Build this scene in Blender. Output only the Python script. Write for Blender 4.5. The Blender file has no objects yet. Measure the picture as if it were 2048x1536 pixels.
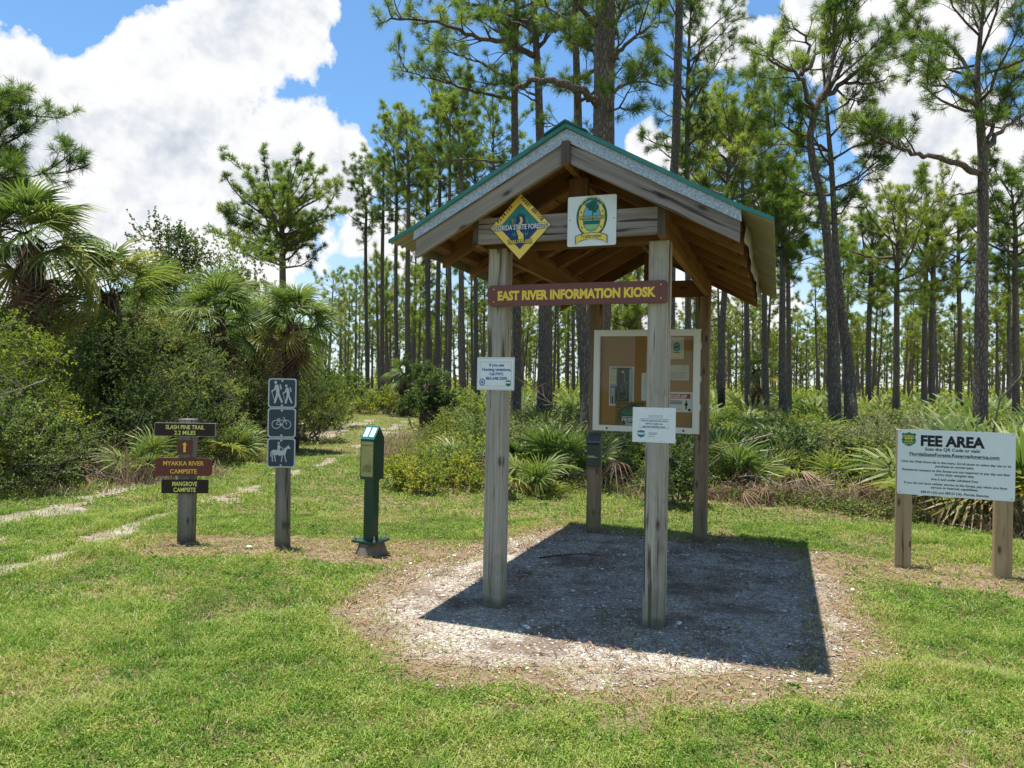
import bpy, math, random
import numpy as np
from mathutils import Matrix, Vector
from mathutils.geometry import tessellate_polygon

RNG = np.random.default_rng(7)
random.seed(7)
SC = bpy.context.scene
COL = SC.collection

# ------------------------------------------------------------------ camera maths (measured from the photograph)
CF, CPT, CRL, CH = 1467.08, .0049, .0185, 1.6091
_c, _s = math.cos(CRL), math.sin(CRL)
AF = np.array([0, math.cos(CPT), math.sin(CPT)])
_u0 = np.array([0, -math.sin(CPT), math.cos(CPT)])
_r0 = np.array([1., 0, 0])
AR = _c*_r0 + _s*_u0
AU = -_s*_r0 + _c*_u0

def at(u, v, Y):
    r = AF + AR*(u-1024)/CF - AU*(v-768)/CF
    return np.array([0, 0, CH]) + r*Y/r[1]

def gp(u, v):
    r = AF + AR*(u-1024)/CF - AU*(v-768)/CF
    return (np.array([0, 0, CH]) - r*CH/r[2])[:2]

KYAW = .3505
KD = np.array([math.sin(KYAW), math.cos(KYAW)])
KW = np.array([math.cos(KYAW), -math.sin(KYAW)])
KC = np.array([.4495, 5.2056])

def kxy(a, b):
    return KC + KW*a + KD*b

def to_k(x, y):
    dx, dy = x-KC[0], y-KC[1]
    return dx*KW[0]+dy*KW[1], dx*KD[0]+dy*KD[1]

# ------------------------------------------------------------------ value noise
def _lattice(seed):
    return np.random.default_rng(seed).random((256, 256))
_LAT = {}
def vnoise(x, y, seed=0):
    if seed not in _LAT: _LAT[seed] = _lattice(seed)
    L = _LAT[seed]
    x = np.asarray(x, float); y = np.asarray(y, float)
    xi = np.floor(x).astype(int); yi = np.floor(y).astype(int)
    fx = x-xi; fy = y-yi
    fx = fx*fx*(3-2*fx); fy = fy*fy*(3-2*fy)
    a = L[xi & 255, yi & 255]; b = L[(xi+1) & 255, yi & 255]
    c = L[xi & 255, (yi+1) & 255]; d = L[(xi+1) & 255, (yi+1) & 255]
    return (a*(1-fx)+b*fx)*(1-fy)+(c*(1-fx)+d*fx)*fy
def fbm(x, y, seed=0, o=4):
    s = 0; t = 0; a = 1.
    x = np.asarray(x, float); y = np.asarray(y, float)
    for i in range(o):
        s = s + a*vnoise(x*2**i+i*17.3, y*2**i+i*9.1, seed+i); t += a; a *= .5
    return s/t
def sstep(a, b, x):
    t = np.clip((x-a)/(b-a), 0, 1); return t*t*(3-2*t)

# ------------------------------------------------------------------ tagging
def tag(o, label=None, cat=None, group=None, kind=None):
    if label: o['label'] = label
    if cat: o['category'] = cat
    if group: o['group'] = group
    if kind: o['kind'] = kind
    return o
def empty(name, loc=(0, 0, 0), rz=0., label=None, cat=None, group=None):
    o = bpy.data.objects.new(name, None); COL.objects.link(o)
    o.empty_display_size = .1
    o.location = loc; o.rotation_euler = (0, 0, rz)
    return tag(o, label, cat, group)

# ------------------------------------------------------------------ node helper
class NT:
    def __init__(self, nt): self.nt = nt
    def __call__(self, typ, ins=None, out=0, **props):
        n = self.nt.nodes.new(typ)
        for k, v in props.items(): setattr(n, k, v)
        for k, v in (ins or {}).items():
            s = n.inputs[k]
            if isinstance(v, bpy.types.NodeSocket): self.nt.links.new(v, s)
            else: s.default_value = v
        return n.outputs[out]
    def math(self, op, a, b=0., c=None, clamp=False):
        d = {0: a, 1: b}
        if c is not None: d[2] = c
        return self('ShaderNodeMath', d, operation=op, use_clamp=clamp)
    def ramp(self, fac, stops, interp='LINEAR'):
        n = self.nt.nodes.new('ShaderNodeValToRGB'); cr = n.color_ramp; cr.interpolation = interp
        while len(cr.elements) > 1: cr.elements.remove(cr.elements[-1])
        for i, (p, col) in enumerate(stops):
            e = cr.elements[0] if i == 0 else cr.elements.new(p)
            e.position = p
            e.color = (col, col, col, 1) if isinstance(col, (int, float)) else (*col, 1)
        self.nt.links.new(fac, n.inputs[0]); return n.outputs[0]
    def mix(self, fac, a, b, mode='MIX'):
        n = self.nt.nodes.new('ShaderNodeMix'); n.data_type = 'RGBA'; n.blend_type = mode
        for idx, v in ((0, fac), (6, a), (7, b)):
            if isinstance(v, bpy.types.NodeSocket): self.nt.links.new(v, n.inputs[idx])
            elif idx == 0: n.inputs[0].default_value = v
            else: n.inputs[idx].default_value = (*v, 1)
        return n.outputs[2]
    def noise(self, vec, scale, detail=4, rough=.55, dist=0.):
        return self('ShaderNodeTexNoise', {'Vector': vec, 'Scale': scale, 'Detail': detail, 'Roughness': rough, 'Distortion': dist})
    def mapping(self, vec, scale=(1, 1, 1), rot=(0, 0, 0), loc=(0, 0, 0)):
        return self('ShaderNodeMapping', {'Vector': vec, 'Scale': scale, 'Rotation': rot, 'Location': loc})
    def obj(self): return self('ShaderNodeTexCoord', out=3)
    def pos(self): return self('ShaderNodeNewGeometry', out=0)
    def attr(self, name): return self('ShaderNodeAttribute', out=2, attribute_name=name)
    def xyz(self, vec):
        n = self.nt.nodes.new('ShaderNodeSeparateXYZ'); self.nt.links.new(vec, n.inputs[0]); return n.outputs
    def bump(self, h, strength=.3, dist=.01):
        return self('ShaderNodeBump', {'Height': h, 'Strength': strength, 'Distance': dist})

def new_mat(name):
    m = bpy.data.materials.new(name); m.use_nodes = True
    m.node_tree.nodes.clear(); return m, NT(m.node_tree)
def finish(m, N, shader):
    o = m.node_tree.nodes.new('ShaderNodeOutputMaterial'); m.node_tree.links.new(shader, o.inputs[0]); return m
def princ(N, col, rough=.8, metal=0., bump=None, spec=.3, **kw):
    d = {'Base Color': col if isinstance(col, bpy.types.NodeSocket) else (*col, 1), 'Roughness': rough, 'Metallic': metal, 'Specular IOR Level': spec}
    if bump is not None: d['Normal'] = bump
    d.update(kw)
    return N('ShaderNodeBsdfPrincipled', d)

MATS = {}
def paint(name, col, rough=.5, var=.12, metal=0., spec=.35, scale=9.):
    """painted or printed surface with a little fading and dirt"""
    if name in MATS: return MATS[name]
    m, N = new_mat(name)
    co = N.obj()
    n1 = N.noise(co, scale, 5, .6)
    n2 = N.noise(co, scale*7, 3, .5)
    f = N.math('ADD', N.math('MULTIPLY', n1, .7), N.math('MULTIPLY', n2, .3))
    c = N.ramp(f, [(.25, tuple(x*(1-var) for x in col)), (.75, tuple(min(1, x*(1+var)) for x in col))])
    r = N.math('ADD', N.math('MULTIPLY', n1, .25), rough-.12)
    MATS[name] = finish(m, N, princ(N, c, r, metal, None, spec)); return MATS[name]

def wood(name, light, dark, crack, rot=(0, 0, 0), stain=False, cracks=.5, rough=.85):
    """weathered timber, grain along local X after `rot`"""
    m, N = new_mat(name)
    co = N.mapping(N.obj(), rot=rot)
    wob = N.noise(N.mapping(co, (1.1, 4, 4)), 1., 2)
    wv = N('ShaderNodeVectorMath', {0: co, 1: N('ShaderNodeCombineXYZ', {0: 0., 1: N.math('MULTIPLY', wob, .05), 2: N.math('MULTIPLY', wob, .05)})}, operation='ADD')
    g1 = N.noise(N.mapping(wv, (1.4, 70, 70)), 1., 5, .65)
    g2 = N.noise(N.mapping(wv, (.55, 16, 16)), 1., 3, .5)
    big = N.noise(N.mapping(co, (1.6, 3, 3)), 1.3, 3)
    cx_, cy_, cz_ = N.xyz(co)
    kv = N.nt.nodes.new('ShaderNodeTexVoronoi'); kv.voronoi_dimensions = '2D'; kv.inputs['Scale'].default_value = 1.
    N.nt.links.new(N('ShaderNodeCombineXYZ', {0: N.math('MULTIPLY', cx_, 2.6), 1: N.math('MULTIPLY', N.math('ADD', cy_, cz_), 7.), 2: 0.}), kv.inputs['Vector'])
    gate = N.math('GREATER_THAN', N.xyz(kv.outputs['Color'])[0], .55)
    kn = N.math('ADD', kv.outputs['Distance'], N.math('MULTIPLY', N.math('SUBTRACT', N.noise(co, 45., 2), .5), .06))
    knot = N.math('MULTIPLY', N.ramp(kn, [(.04, 1.), (.075, .75), (.11, .25), (.17, 0.)]), gate)
    f = N.math('ADD', N.math('MULTIPLY', g1, .55), N.math('MULTIPLY', g2, .5))
    c = N.ramp(f, [(.36, dark), (.60, light)])
    c = N.mix(N.math('MULTIPLY', N.ramp(big, [(.4, 0.), (.65, 1.)]), .45), c, tuple(x*.62 for x in light))
    ck = N.noise(N.mapping(wv, (.7, 26, 26)), 1., 4, .6)
    ckm = N.ramp(ck, [(.33+.07*cracks, 1.), (.365+.08*cracks, 0.)])
    c = N.mix(N.math('MULTIPLY', ckm, .85), c, crack)
    c = N.mix(N.math('MULTIPLY', knot, .8), c, tuple(x*.7 for x in crack))
    if stain:
        z = N.xyz(N.pos())[2]
        nn = N.noise(N.pos(), 7., 4)
        lo = N.math('SUBTRACT', N.math('MULTIPLY', nn, .75), z, clamp=True)
        c = N.mix(N.math('MULTIPLY', N.ramp(lo, [(.0, 0.), (.22, 1.)]), .45), c, (.13, .14, .055))
        dirt = N.math('SUBTRACT', N.math('MULTIPLY', nn, .2), z, clamp=True)
        c = N.mix(N.math('MULTIPLY', N.ramp(dirt, [(.0, 0.), (.07, 1.)]), .7), c, (.085, .07, .05))
        sp = N.noise(N.mapping(co, (2.2, 9, 9)), 3., 5, .7)
        c = N.mix(N.math('MULTIPLY', N.ramp(sp, [(.56, 0.), (.68, 1.)]), .40), c, tuple(x*.55 for x in dark))
    h = N.math('SUBTRACT', f, N.math('MULTIPLY', ckm, .9))
    return finish(m, N, princ(N, c, rough, 0., N.bump(h, .55, .006), .2))

# ------------------------------------------------------------------ mesh soup
class Soup:
    def __init__(self): self.V = []; self.T = []; self.A = []; self.M = []; self.n = 0
    def add(self, V, T, tint=.5, mat=0):
        V = np.asarray(V, float).reshape(-1, 3); T = np.asarray(T, int).reshape(-1, 3)
        if np.isscalar(tint): tint = np.full(len(V), float(tint))
        self.V.append(V); self.T.append(T+self.n); self.A.append(np.asarray(tint, float)); self.M.append(np.full(len(T), mat)); self.n += len(V)
    def tube(self, P, R, n=7, tint=.5, mat=0, cap=True, rough=0., rng=RNG):
        P = np.asarray(P, float); m = len(P)
        R = np.broadcast_to(np.asarray(R, float), (m,))
        T = np.gradient(P, axis=0); T /= np.linalg.norm(T, axis=1)[:, None]+1e-9
        up = np.array([0., 0, 1]) if abs(T[0, 2]) < .9 else np.array([1., 0, 0])
        a = np.linspace(0, 2*np.pi, n, endpoint=False); V = []
        for i in range(m):
            x = np.cross(up, T[i]); x /= np.linalg.norm(x)+1e-9; y = np.cross(T[i], x); up = y if abs(T[i] @ y) < .99 else up
            rr = R[i]*(1+(rng.random(n)-.5)*rough)
            V.append(P[i]+np.outer(np.cos(a)*rr, x)+np.outer(np.sin(a)*rr, y))
            up = np.cross(T[i], x)*0+y
        V = np.concatenate(V); F = []
        for i in range(m-1):
            for j in range(n):
                k = (j+1) % n; A, B, C, D = i*n+j, i*n+k, (i+1)*n+k, (i+1)*n+j
                F += [(A, B, C), (A, C, D)]
        if cap:
            V = np.vstack([V, P[-1:], P[:1]]); e = m*n
            for j in range(n):
                k = (j+1) % n; F.append(((m-1)*n+j, (m-1)*n+k, e)); F.append((k, j, e+1))
        self.add(V, F, tint, mat)
    def prism(self, poly, axis, lo, hi, mat=0, tint=.5):
        """2-D outline extruded along an axis (0: outline is y,z; 1: outline is x,z; 2: outline is x,y)"""
        poly = [tuple(p) for p in poly]; n = len(poly)
        area = sum(poly[i][0]*poly[(i+1) % n][1]-poly[(i+1) % n][0]*poly[i][1] for i in range(n))
        if area < 0: poly = poly[::-1]
        def p3(p, t):
            return (t, p[0], p[1]) if axis == 0 else (p[0], t, p[1]) if axis == 1 else (p[0], p[1], t)
        tri = tessellate_polygon([[Vector((p[0], p[1], 0)) for p in poly]])
        V = [p3(p, lo) for p in poly]+[p3(p, hi) for p in poly]; F = []
        flip = (axis == 1)
        for a, b, c in tri:
            ar = (poly[b][0]-poly[a][0])*(poly[c][1]-poly[a][1])-(poly[c][0]-poly[a][0])*(poly[b][1]-poly[a][1])
            if ar < 0: b, c = c, b
            if flip: F += [(a, b, c), (a+n, c+n, b+n)]
            else: F += [(a, c, b), (a+n, b+n, c+n)]
        # separate side vertices keep the edges crisp
        for i in range(n):
            k = (i+1) % n; s = len(V)
            V += [p3(poly[i], lo), p3(poly[k], lo), p3(poly[k], hi), p3(poly[i], hi)]
            F += [(s, s+2, s+1), (s, s+3, s+2)] if flip else [(s, s+1, s+2), (s, s+2, s+3)]
        self.add(V, F, tint, mat)
    def box(self, x0, x1, y0, y1, z0, z1, mat=0, ch=0.):
        if ch > 0:
            p = [(x0+ch, y0), (x1-ch, y0), (x1, y0+ch), (x1, y1-ch), (x1-ch, y1), (x0+ch, y1), (x0, y1-ch), (x0, y0+ch)]
        else: p = [(x0, y0), (x1, y0), (x1, y1), (x0, y1)]
        self.prism(p, 2, z0, z1, mat)
    def build(self, name, mats, parent=None, smooth=False, loc=None, rz=None, mesh_only=False):
        V = np.concatenate(self.V); T = np.concatenate(self.T); A = np.concatenate(self.A); M = np.concatenate(self.M)
        me = bpy.data.meshes.new(name)
        me.vertices.add(len(V)); me.vertices.foreach_set('co', V.ravel().astype(np.float32))
        me.loops.add(len(T)*3); me.loops.foreach_set('vertex_index', T.ravel().astype(np.int32))
        me.polygons.add(len(T)); me.polygons.foreach_set('loop_start', np.arange(0, len(T)*3, 3, dtype=np.int32))
        me.polygons.foreach_set('material_index', M.astype(np.int32))
        me.polygons.foreach_set('use_smooth', np.full(len(T), smooth))
        at_ = me.attributes.new('tint', 'FLOAT', 'POINT'); at_.data.foreach_set('value', A.astype(np.float32))
        me.update(calc_edges=True)
        for m in (mats if isinstance(mats, (list, tuple)) else [mats]): me.materials.append(m)
        if mesh_only: return me
        o = bpy.data.objects.new(name, me); COL.objects.link(o)
        if parent is not None: o.parent = parent
        if loc is not None: o.location = loc
        if rz is not None: o.rotation_euler = (0, 0, rz)
        return o

def link(name, me, parent=None, loc=None):
    o = bpy.data.objects.new(name, me); COL.objects.link(o)
    if parent is not None: o.parent = parent
    if loc is not None: o.location = loc
    return o

# ------------------------------------------------------------------ text and flat artwork on panels
_TXT = {}
def text_geo(body, bold):
    key = (body, bold)
    if key not in _TXT:
        c = bpy.data.curves.new('lettering', 'FONT'); c.body = body; c.size = 1.; c.offset = bold; c.resolution_u = 3
        o = bpy.data.objects.new('lettering', c); COL.objects.link(o)
        bpy.context.view_layer.update()
        dg = bpy.context.evaluated_depsgraph_get()
        me = bpy.data.meshes.new_from_object(o.evaluated_get(dg)); me.calc_loop_triangles()
        V = np.array([v.co[:2] for v in me.vertices]).reshape(-1, 2); T = [tuple(t.vertices) for t in me.loop_triangles]
        bpy.data.objects.remove(o); bpy.data.curves.remove(c); bpy.data.meshes.remove(me)
        _TXT[key] = (V, T)
    return _TXT[key]
LAY = .0013
class Panel(Soup):
    """flat sign in its own plane: x to the right, z up, face looking along -y"""
    def flat(self, pts, layer, mat):
        pts = [tuple(p) for p in pts]
        tri = tessellate_polygon([[Vector((p[0], p[1], 0)) for p in pts]]); F = []
        for a, b, c in tri:
            ar = (pts[b][0]-pts[a][0])*(pts[c][1]-pts[a][1])-(pts[c][0]-pts[a][0])*(pts[b][1]-pts[a][1])
            F.append((a, b, c) if ar > 0 else (a, c, b))
        self.add([(p[0], -layer*LAY, p[1]) for p in pts], F, .5, mat)
    def rect(self, x0, x1, z0, z1, layer, mat): self.flat([(x0, z0), (x1, z0), (x1, z1), (x0, z1)], layer, mat)
    def body(self, pts, t, mat): self.prism(pts, 1, 0., t, mat)
    def line(self, pts, wd, layer, mat, closed=False):
        pts = np.asarray(pts, float); n = len(pts)
        if n < 2: return
        q = np.vstack([pts, pts[:1]]) if closed else pts
        if closed: t = np.roll(pts, -1, 0)-np.roll(pts, 1, 0)
        else: t = np.gradient(pts, axis=0)
        t = t/(np.linalg.norm(t, axis=1)[:, None]+1e-9); nn = np.stack([-t[:, 1], t[:, 0]], 1)
        L = pts+nn*wd/2; R = pts-nn*wd/2
        V = [(p[0], -layer*LAY, p[1]) for p in L]+[(p[0], -layer*LAY, p[1]) for p in R]; F = []
        for i in range(n if closed else n-1):
            k = (i+1) % n; F += [(i, n+i, n+k), (i, n+k, k)]
        self.add(V, F, .5, mat)
    def disc(self, cx, cz, rx, rz, layer, mat, n=28, a0=0, a1=2*math.pi):
        a = np.linspace(a0, a1, n, endpoint=(a1-a0 < 6.2)); self.flat([(cx+rx*math.cos(t), cz+rz*math.sin(t)) for t in a], layer, mat)
    def ring(self, cx, cz, rx, rz, wd, layer, mat, n=36, a0=0, a1=2*math.pi):
        cl = a1-a0 > 6.2; a = np.linspace(a0, a1, n, endpoint=not cl)
        self.line([(cx+rx*math.cos(t), cz+rz*math.sin(t)) for t in a], wd, layer, mat, cl)
    def text(self, body, cx, cz, w, hgt, layer, mat, bold=.0, rot=0.):
        V, T = text_geo(body, bold)
        if not len(V): return
        lo, hi = V.min(0), V.max(0)
        caps = .73 if body.upper() != body or any(ch in body for ch in '0123456789') else .73
        sx = w/(hi[0]-lo[0]); sz = hgt/caps
        x = (V[:, 0]-(lo[0]+hi[0])/2)*sx; z = (V[:, 1]-caps/2)*sz
        c, s = math.cos(rot), math.sin(rot)
        self.add(np.stack([cx+x*c-z*s, np.full(len(x), -layer*LAY), cz+x*s+z*c], 1), T, .5, mat)
    def letters(self, body, path, hgt, wd, layer, mat, bold=0.):
        """letters one by one at (x, z, rotation)"""
        for ch, (x, z, r) in zip(body, path):
            if ch != ' ': self.text(ch, x, z, wd*(.35 if ch in 'I.' else 1.), hgt, layer, mat, bold, r)

def rrect(x0, x1, z0, z1, r, n=5):
    P = []
    for cx, cz, a in ((x1-r, z0+r, -90), (x1-r, z1-r, 0), (x0+r, z1-r, 90), (x0+r, z0+r, 180)):
        for k in range(n+1):
            t = math.radians(a+90*k/n); P.append((cx+r*math.cos(t), cz+r*math.sin(t)))
    return P
def shield(cx, cz, w, h):
    pts = [(0, -.5), (.2, -.43), (.42, -.28), (.48, -.05), (.40, .15), (.48, .34), (.40, .44), (.22, .40), (0, .5), (-.22, .40), (-.40, .44), (-.48, .34), (-.40, .15), (-.48, -.05), (-.42, -.28), (-.2, -.43)]
    return [(cx+x*w, cz+z*h) for x, z in pts]

def srgb(r, g, b):
    f = lambda c: (c/255/12.92) if c/255 <= .04045 else ((c/255+.055)/1.055)**2.4
    return (f(r), f(g), f(b))

# ================================================================== MATERIALS
HP = math.pi/2
GREY_L, GREY_D, GREY_C = (.40, .355, .285), (.215, .18, .135), (.05, .037, .025)
BRN_L, BRN_D, BRN_C = (.185, .097, .042), (.10, .050, .022), (.03, .016, .009)
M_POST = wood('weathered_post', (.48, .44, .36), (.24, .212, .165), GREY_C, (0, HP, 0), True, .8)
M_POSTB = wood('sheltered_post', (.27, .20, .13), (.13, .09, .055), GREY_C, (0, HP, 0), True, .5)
M_BEAMX = wood('weathered_beam', (.32, .275, .24), (.16, .13, .11), (.03, .022, .018), (0, 0, 0), False, .6)
M_BEAMY = wood('brown_beam_long', (.27, .145, .058), (.15, .075, .03), BRN_C, (0, 0, -HP), False, .1)
M_BROWNX = wood('brown_beam_cross', BRN_L, BRN_D, BRN_C, (0, 0, 0), False, .1)
M_BROWNZ = wood('brown_upright', BRN_L, BRN_D, BRN_C, (0, HP, 0), False, .1)
M_ENDGRAIN = wood('dark_end_grain', (.13, .105, .085), (.05, .04, .032), (.015, .012, .01), (0, HP, 0), False, .8)
AL = math.atan(.53)
M_BARGE_R = wood('weathered_rafter_right', (.33, .28, .25), (.14, .115, .10), (.04, .03, .025), (0, -AL, 0), False, .8)
M_BARGE_L = wood('weathered_rafter_left', (.33, .28, .235), (.18, .145, .115), (.03, .022, .018), (0, AL, 0), False, .4)
M_RAFT_R = wood('brown_rafter_right', (.24, .128, .052), (.13, .068, .028), BRN_C, (0, -AL, 0), False, .1)
M_RAFT_L = wood('brown_rafter_left', (.24, .128, .052), (.13, .068, .028), BRN_C, (0, AL, 0), False, .1)
M_DECK = wood('roof_deck_board', (.37, .20, .078), (.22, .115, .045), BRN_C, (0, 0, -HP), False, .1)
M_SIGNPOST = wood('grey_sign_post', (.27, .245, .205), (.13, .115, .095), (.03, .025, .02), (0, HP, 0), True, .5)
M_FEEPOST = wood('tan_sign_post', (.44, .325, .18), (.26, .18, .09), (.06, .035, .02), (0, HP, 0), False, .2)

def galvanized():
    m, N = new_mat('galvanized_metal')
    co = N.obj()
    v = N('ShaderNodeTexVoronoi', {'Vector': N.mapping(co, (1, 1, 1)), 'Scale': 150., 'Randomness': 1.}, out=1)
    g = N.xyz(v)[0]
    n = N.noise(co, 60., 4)
    f = N.math('ADD', N.math('MULTIPLY', g, .6), N.math('MULTIPLY', n, .4))
    c = N.ramp(f, [(.2, (.25, .285, .305)), (.5, (.36, .40, .42)), (.85, (.56, .61, .63))])
    return finish(m, N, princ(N, c, .48, .35, N.bump(n, .15, .002), .5))
M_GALV = galvanized()
M_TEAL = paint('green_roof_paint', (.035, .20, .165), .42, .25, 0., .45, 4.)
M_CREAM = paint('cream_sheet_underside', (.43, .41, .30), .5, .12, 0., .3, 3.)
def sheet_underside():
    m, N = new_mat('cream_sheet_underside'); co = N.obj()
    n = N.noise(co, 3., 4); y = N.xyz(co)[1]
    st = N.math('SINE', N.math('ADD', N.math('MULTIPLY', y, 6.2832/.076), N.math('MULTIPLY', n, 1.2)))  # groove shading painted into the colour as stripes at the corrugation pitch
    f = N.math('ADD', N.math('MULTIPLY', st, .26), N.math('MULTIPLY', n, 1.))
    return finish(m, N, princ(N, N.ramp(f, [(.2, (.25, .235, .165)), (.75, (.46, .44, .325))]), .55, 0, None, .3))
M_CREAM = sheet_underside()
M_FLASH = paint('olive_flashing', (.20, .20, .135), .55, .25, 0., .3, 6.)
M_DARK = paint('dark_metal', (.012, .013, .014), .45, .3)
M_STEEL = paint('steel_bolt', (.45, .45, .43), .35, .2, .9)

# ================================================================== KIOSK
KD_, KWD, KH = 3.0453, 1.1688, 2.618
kiosk = empty('kiosk', (KC[0], KC[1], 0), -KYAW, 'open timber information kiosk with four posts and a green gabled metal roof', 'kiosk')
def kloc(a, b, z): q = kxy(a, b); return (q[0], q[1], z)

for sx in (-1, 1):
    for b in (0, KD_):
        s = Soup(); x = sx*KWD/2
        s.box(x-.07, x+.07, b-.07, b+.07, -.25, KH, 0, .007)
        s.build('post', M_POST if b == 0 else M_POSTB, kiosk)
for x0, x1 in ((-.725, -.682), (.593, .642)):
    s = Soup(); s.box(x0, x1, -.198, KD_+.22, KH+.004, KH+.20, 0, .004); s.add([(x0, -.2, KH+.004), (x1, -.2, KH+.004), (x1, -.2, KH+.20), (x0, -.2, KH+.20)], [(0, 1, 2), (0, 2, 3)], .5, 1); s.build('side_beam', [M_BEAMY, M_ENDGRAIN], kiosk)
s = Soup(); s.prism([(-.681, 2.632), (.592, 2.638), (.592, 2.816), (-.681, 2.812)], 1, -.203, -.162); s.build('front_beam', M_BEAMX, kiosk)
s = Soup(); s.box(-.680, .591, -.058, -.016, 2.60, 2.795, 0, .004); s.build('cross_beam', M_BROWNX, kiosk)
s = Soup(); s.box(-.680, .591, KD_-.03, KD_+.012, 2.622, 2.80, 0, .004); s.build('cross_beam', M_BROWNX, kiosk)
for b in (.004, KD_+.034):
    s = Soup(); s.box(-.07, .07, b-.02, b+.03, 2.66, 3.10, 0, .005); s.build('king_post', M_BROWNZ, kiosk)
s = Soup(); s.box(-.021, .021, -.352, 3.56, 3.10, 3.262, 0, .003); s.box(-.030, .030, -.356, -.334, 3.108, 3.255, 1); s.build('ridge_beam', [M_BEAMY, M_ENDGRAIN], kiosk)

ZT = lambda a: 3.270-.53*abs(a)
def rafter_poly(sx, end=1.117, dz=.146):
    p = [(.0225, ZT(.0225)), (end, ZT(end)), (end, ZT(end)-dz), (.0225, ZT(.0225)-dz)]
    return [(sx*x, z) for x, z in p]
for sx in (-1, 1):
    s = Soup(); s.prism(rafter_poly(sx, 1.117 if sx > 0 else 1.112), 1, -.332, -.292); s.build('barge_rafter', M_BARGE_R if sx > 0 else M_BARGE_L, kiosk)
nr = 7
for k in range(nr):
    b = .14+k*(3.40-.14)/(nr-1)
    for sx in (-1, 1):
        s = Soup(); s.prism(rafter_poly(sx), 1, b-.019, b+.019); s.build('rafter', M_RAFT_R if sx > 0 else M_RAFT_L, kiosk)
for sx in (-1, 1):
    # boarded deck: boards run along the ridge
    s = Soup()
    nb = 8
    for k in range(nb):
        a0 = .003+k*1.115/nb; a1 = a0+1.115/nb-.004
        s.prism([(sx*a0, ZT(a0)+.002), (sx*a1, ZT(a1)+.002), (sx*a1, ZT(a1)+.018), (sx*a0, ZT(a0)+.018)], 1, -.330, 3.555)
    s.build('roof_deck', M_DECK, kiosk)
    s = Soup()
    for k in range(nr):
        b0 = -.292+.002 if k == 0 else .14+(k-1)*(3.40-.14)/(nr-1)+.021
        b1 = .14+k*(3.40-.14)/(nr-1)-.021
        s.prism([(sx*1.02, ZT(1.02)-.002), (sx*1.055, ZT(1.055)-.002), (sx*1.055, ZT(1.055)-.10), (sx*1.02, ZT(1.02)-.085)], 1, b0, b1)
    s.build('eave_board', M_BROWNX, kiosk)
    # galvanised band above the barge rafter: two lapped lengths
    s = Soup()
    top = lambda a: 3.342-.542*a
    s.prism([(sx*.0, ZT(0)-.014), (sx*.62, ZT(.62)-.014), (sx*.62, top(.62)), (0, top(0))], 1, -.347, -.3335)
    s.prism([(sx*.60, ZT(.60)-.019), (sx*1.128, ZT(1.128)-.019), (sx*1.122, top(1.122)), (sx*.60, top(.6))], 1, -.3505, -.3475)
    s.build('fascia_trim', M_GALV, kiosk)
    s = Soup()
    bb = np.arange(-.20, 3.58, .03); V = []; F = []
    for i, b in enumerate(bb):
        wv = .006*math.sin(b*4.3)+.003*math.sin(b*11)
        V += [(sx*(1.140+wv*.4), b, 2.722), (sx*(1.158+wv), b, 2.665), (sx*(1.143+wv), b, 2.575+wv*1.5)]
        if i: 
            for j in (0, 1):
                a = (i-1)*3+j; F += [(a, a+3, a+4), (a, a+4, a+1)]
    s.add(V, F); s.build('eave_flashing', M_FLASH, kiosk, smooth=True)
    # corrugated sheet, closed top and bottom
    s = Soup()
    bs = np.arange(-.362, 3.60, .0085); asx = np.linspace(.0, 1.315, 6)
    zz = lambda a, b: 3.356-.552*a+.10*np.maximum(0, a-1.12)+.011*np.sin(2*np.pi*b/.076)
    for li, (off, mt) in enumerate(((0., 0), (-.004, 1))):
        V = np.array([(sx*a, b, zz(a, b)+off) for b in bs for a in asx]); n = len(asx); F = []
        for i in range(len(bs)-1):
            for j in range(n-1):
                q = i*n+j; F += [(q, q+n, q+n+1), (q, q+n+1, q+1)]
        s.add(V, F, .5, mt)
    e = []
    V = [];F = []
    for i, b in enumerate(bs):
        V += [(sx*1.315, b, zz(1.315, b)), (sx*1.315, b, zz(1.315, b)-.004)]
        if i: q = 2*(i-1); F += [(q, q+1, q+3), (q, q+3, q+2)]
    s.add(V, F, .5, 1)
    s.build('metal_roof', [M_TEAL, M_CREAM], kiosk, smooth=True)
    s = Soup()
    s.prism([(sx*.0, 3.345), (sx*1.12, 2.727), (sx*1.317, 2.640), (sx*1.317, 2.664), (sx*1.12, 2.755), (0, 3.375)], 1, -.372, -.3535)
    s.build('roof_edge_trim', M_TEAL, kiosk)
s = Soup()
s.prism([(-.15, 3.296), (0, 3.376), (.15, 3.296), (.155, 3.304), (0, 3.392), (-.155, 3.304)], 1, -.388, 3.612)
s.build('ridge_cap', paint('dark_ridge_paint', (.018, .085, .075), .4, .2, 0, .45, 4.), kiosk)

# ================================================================== SIGNS ON THE KIOSK
WHITE = paint('white_sign_face', (.74, .77, .75), .4, .06)
PAPER = paint('laminated_paper', (.74, .78, .78), .3, .06, 0, .5)
BLACK = paint('black_print', (.012, .012, .014), .5, .1)
GREENP = paint('green_print', (.015, .13, .06), .45, .15)
LGREEN = paint('pale_green_print', (.30, .52, .20), .45, .1)
YELLOW = paint('yellow_letter_paint', (.90, .60, .07), .5, .12)
YPALE = paint('yellow_print', (.86, .62, .11), .45, .08)
LEMON = paint('lemon_letter_paint', (.90, .85, .22), .5, .1)
MAROON = paint('maroon_board_paint', (.15, .040, .028), .5, .2)
ROSE = paint('faded_maroon_board', (.165, .060, .048), .45, .15)
CHOC = paint('dark_brown_board', (.024, .011, .007), .45, .2)
NAVY = paint('navy_print', (.020, .042, .16), .45, .15)
TEALP = paint('teal_print', (.02, .22, .20), .45, .15)
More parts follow.
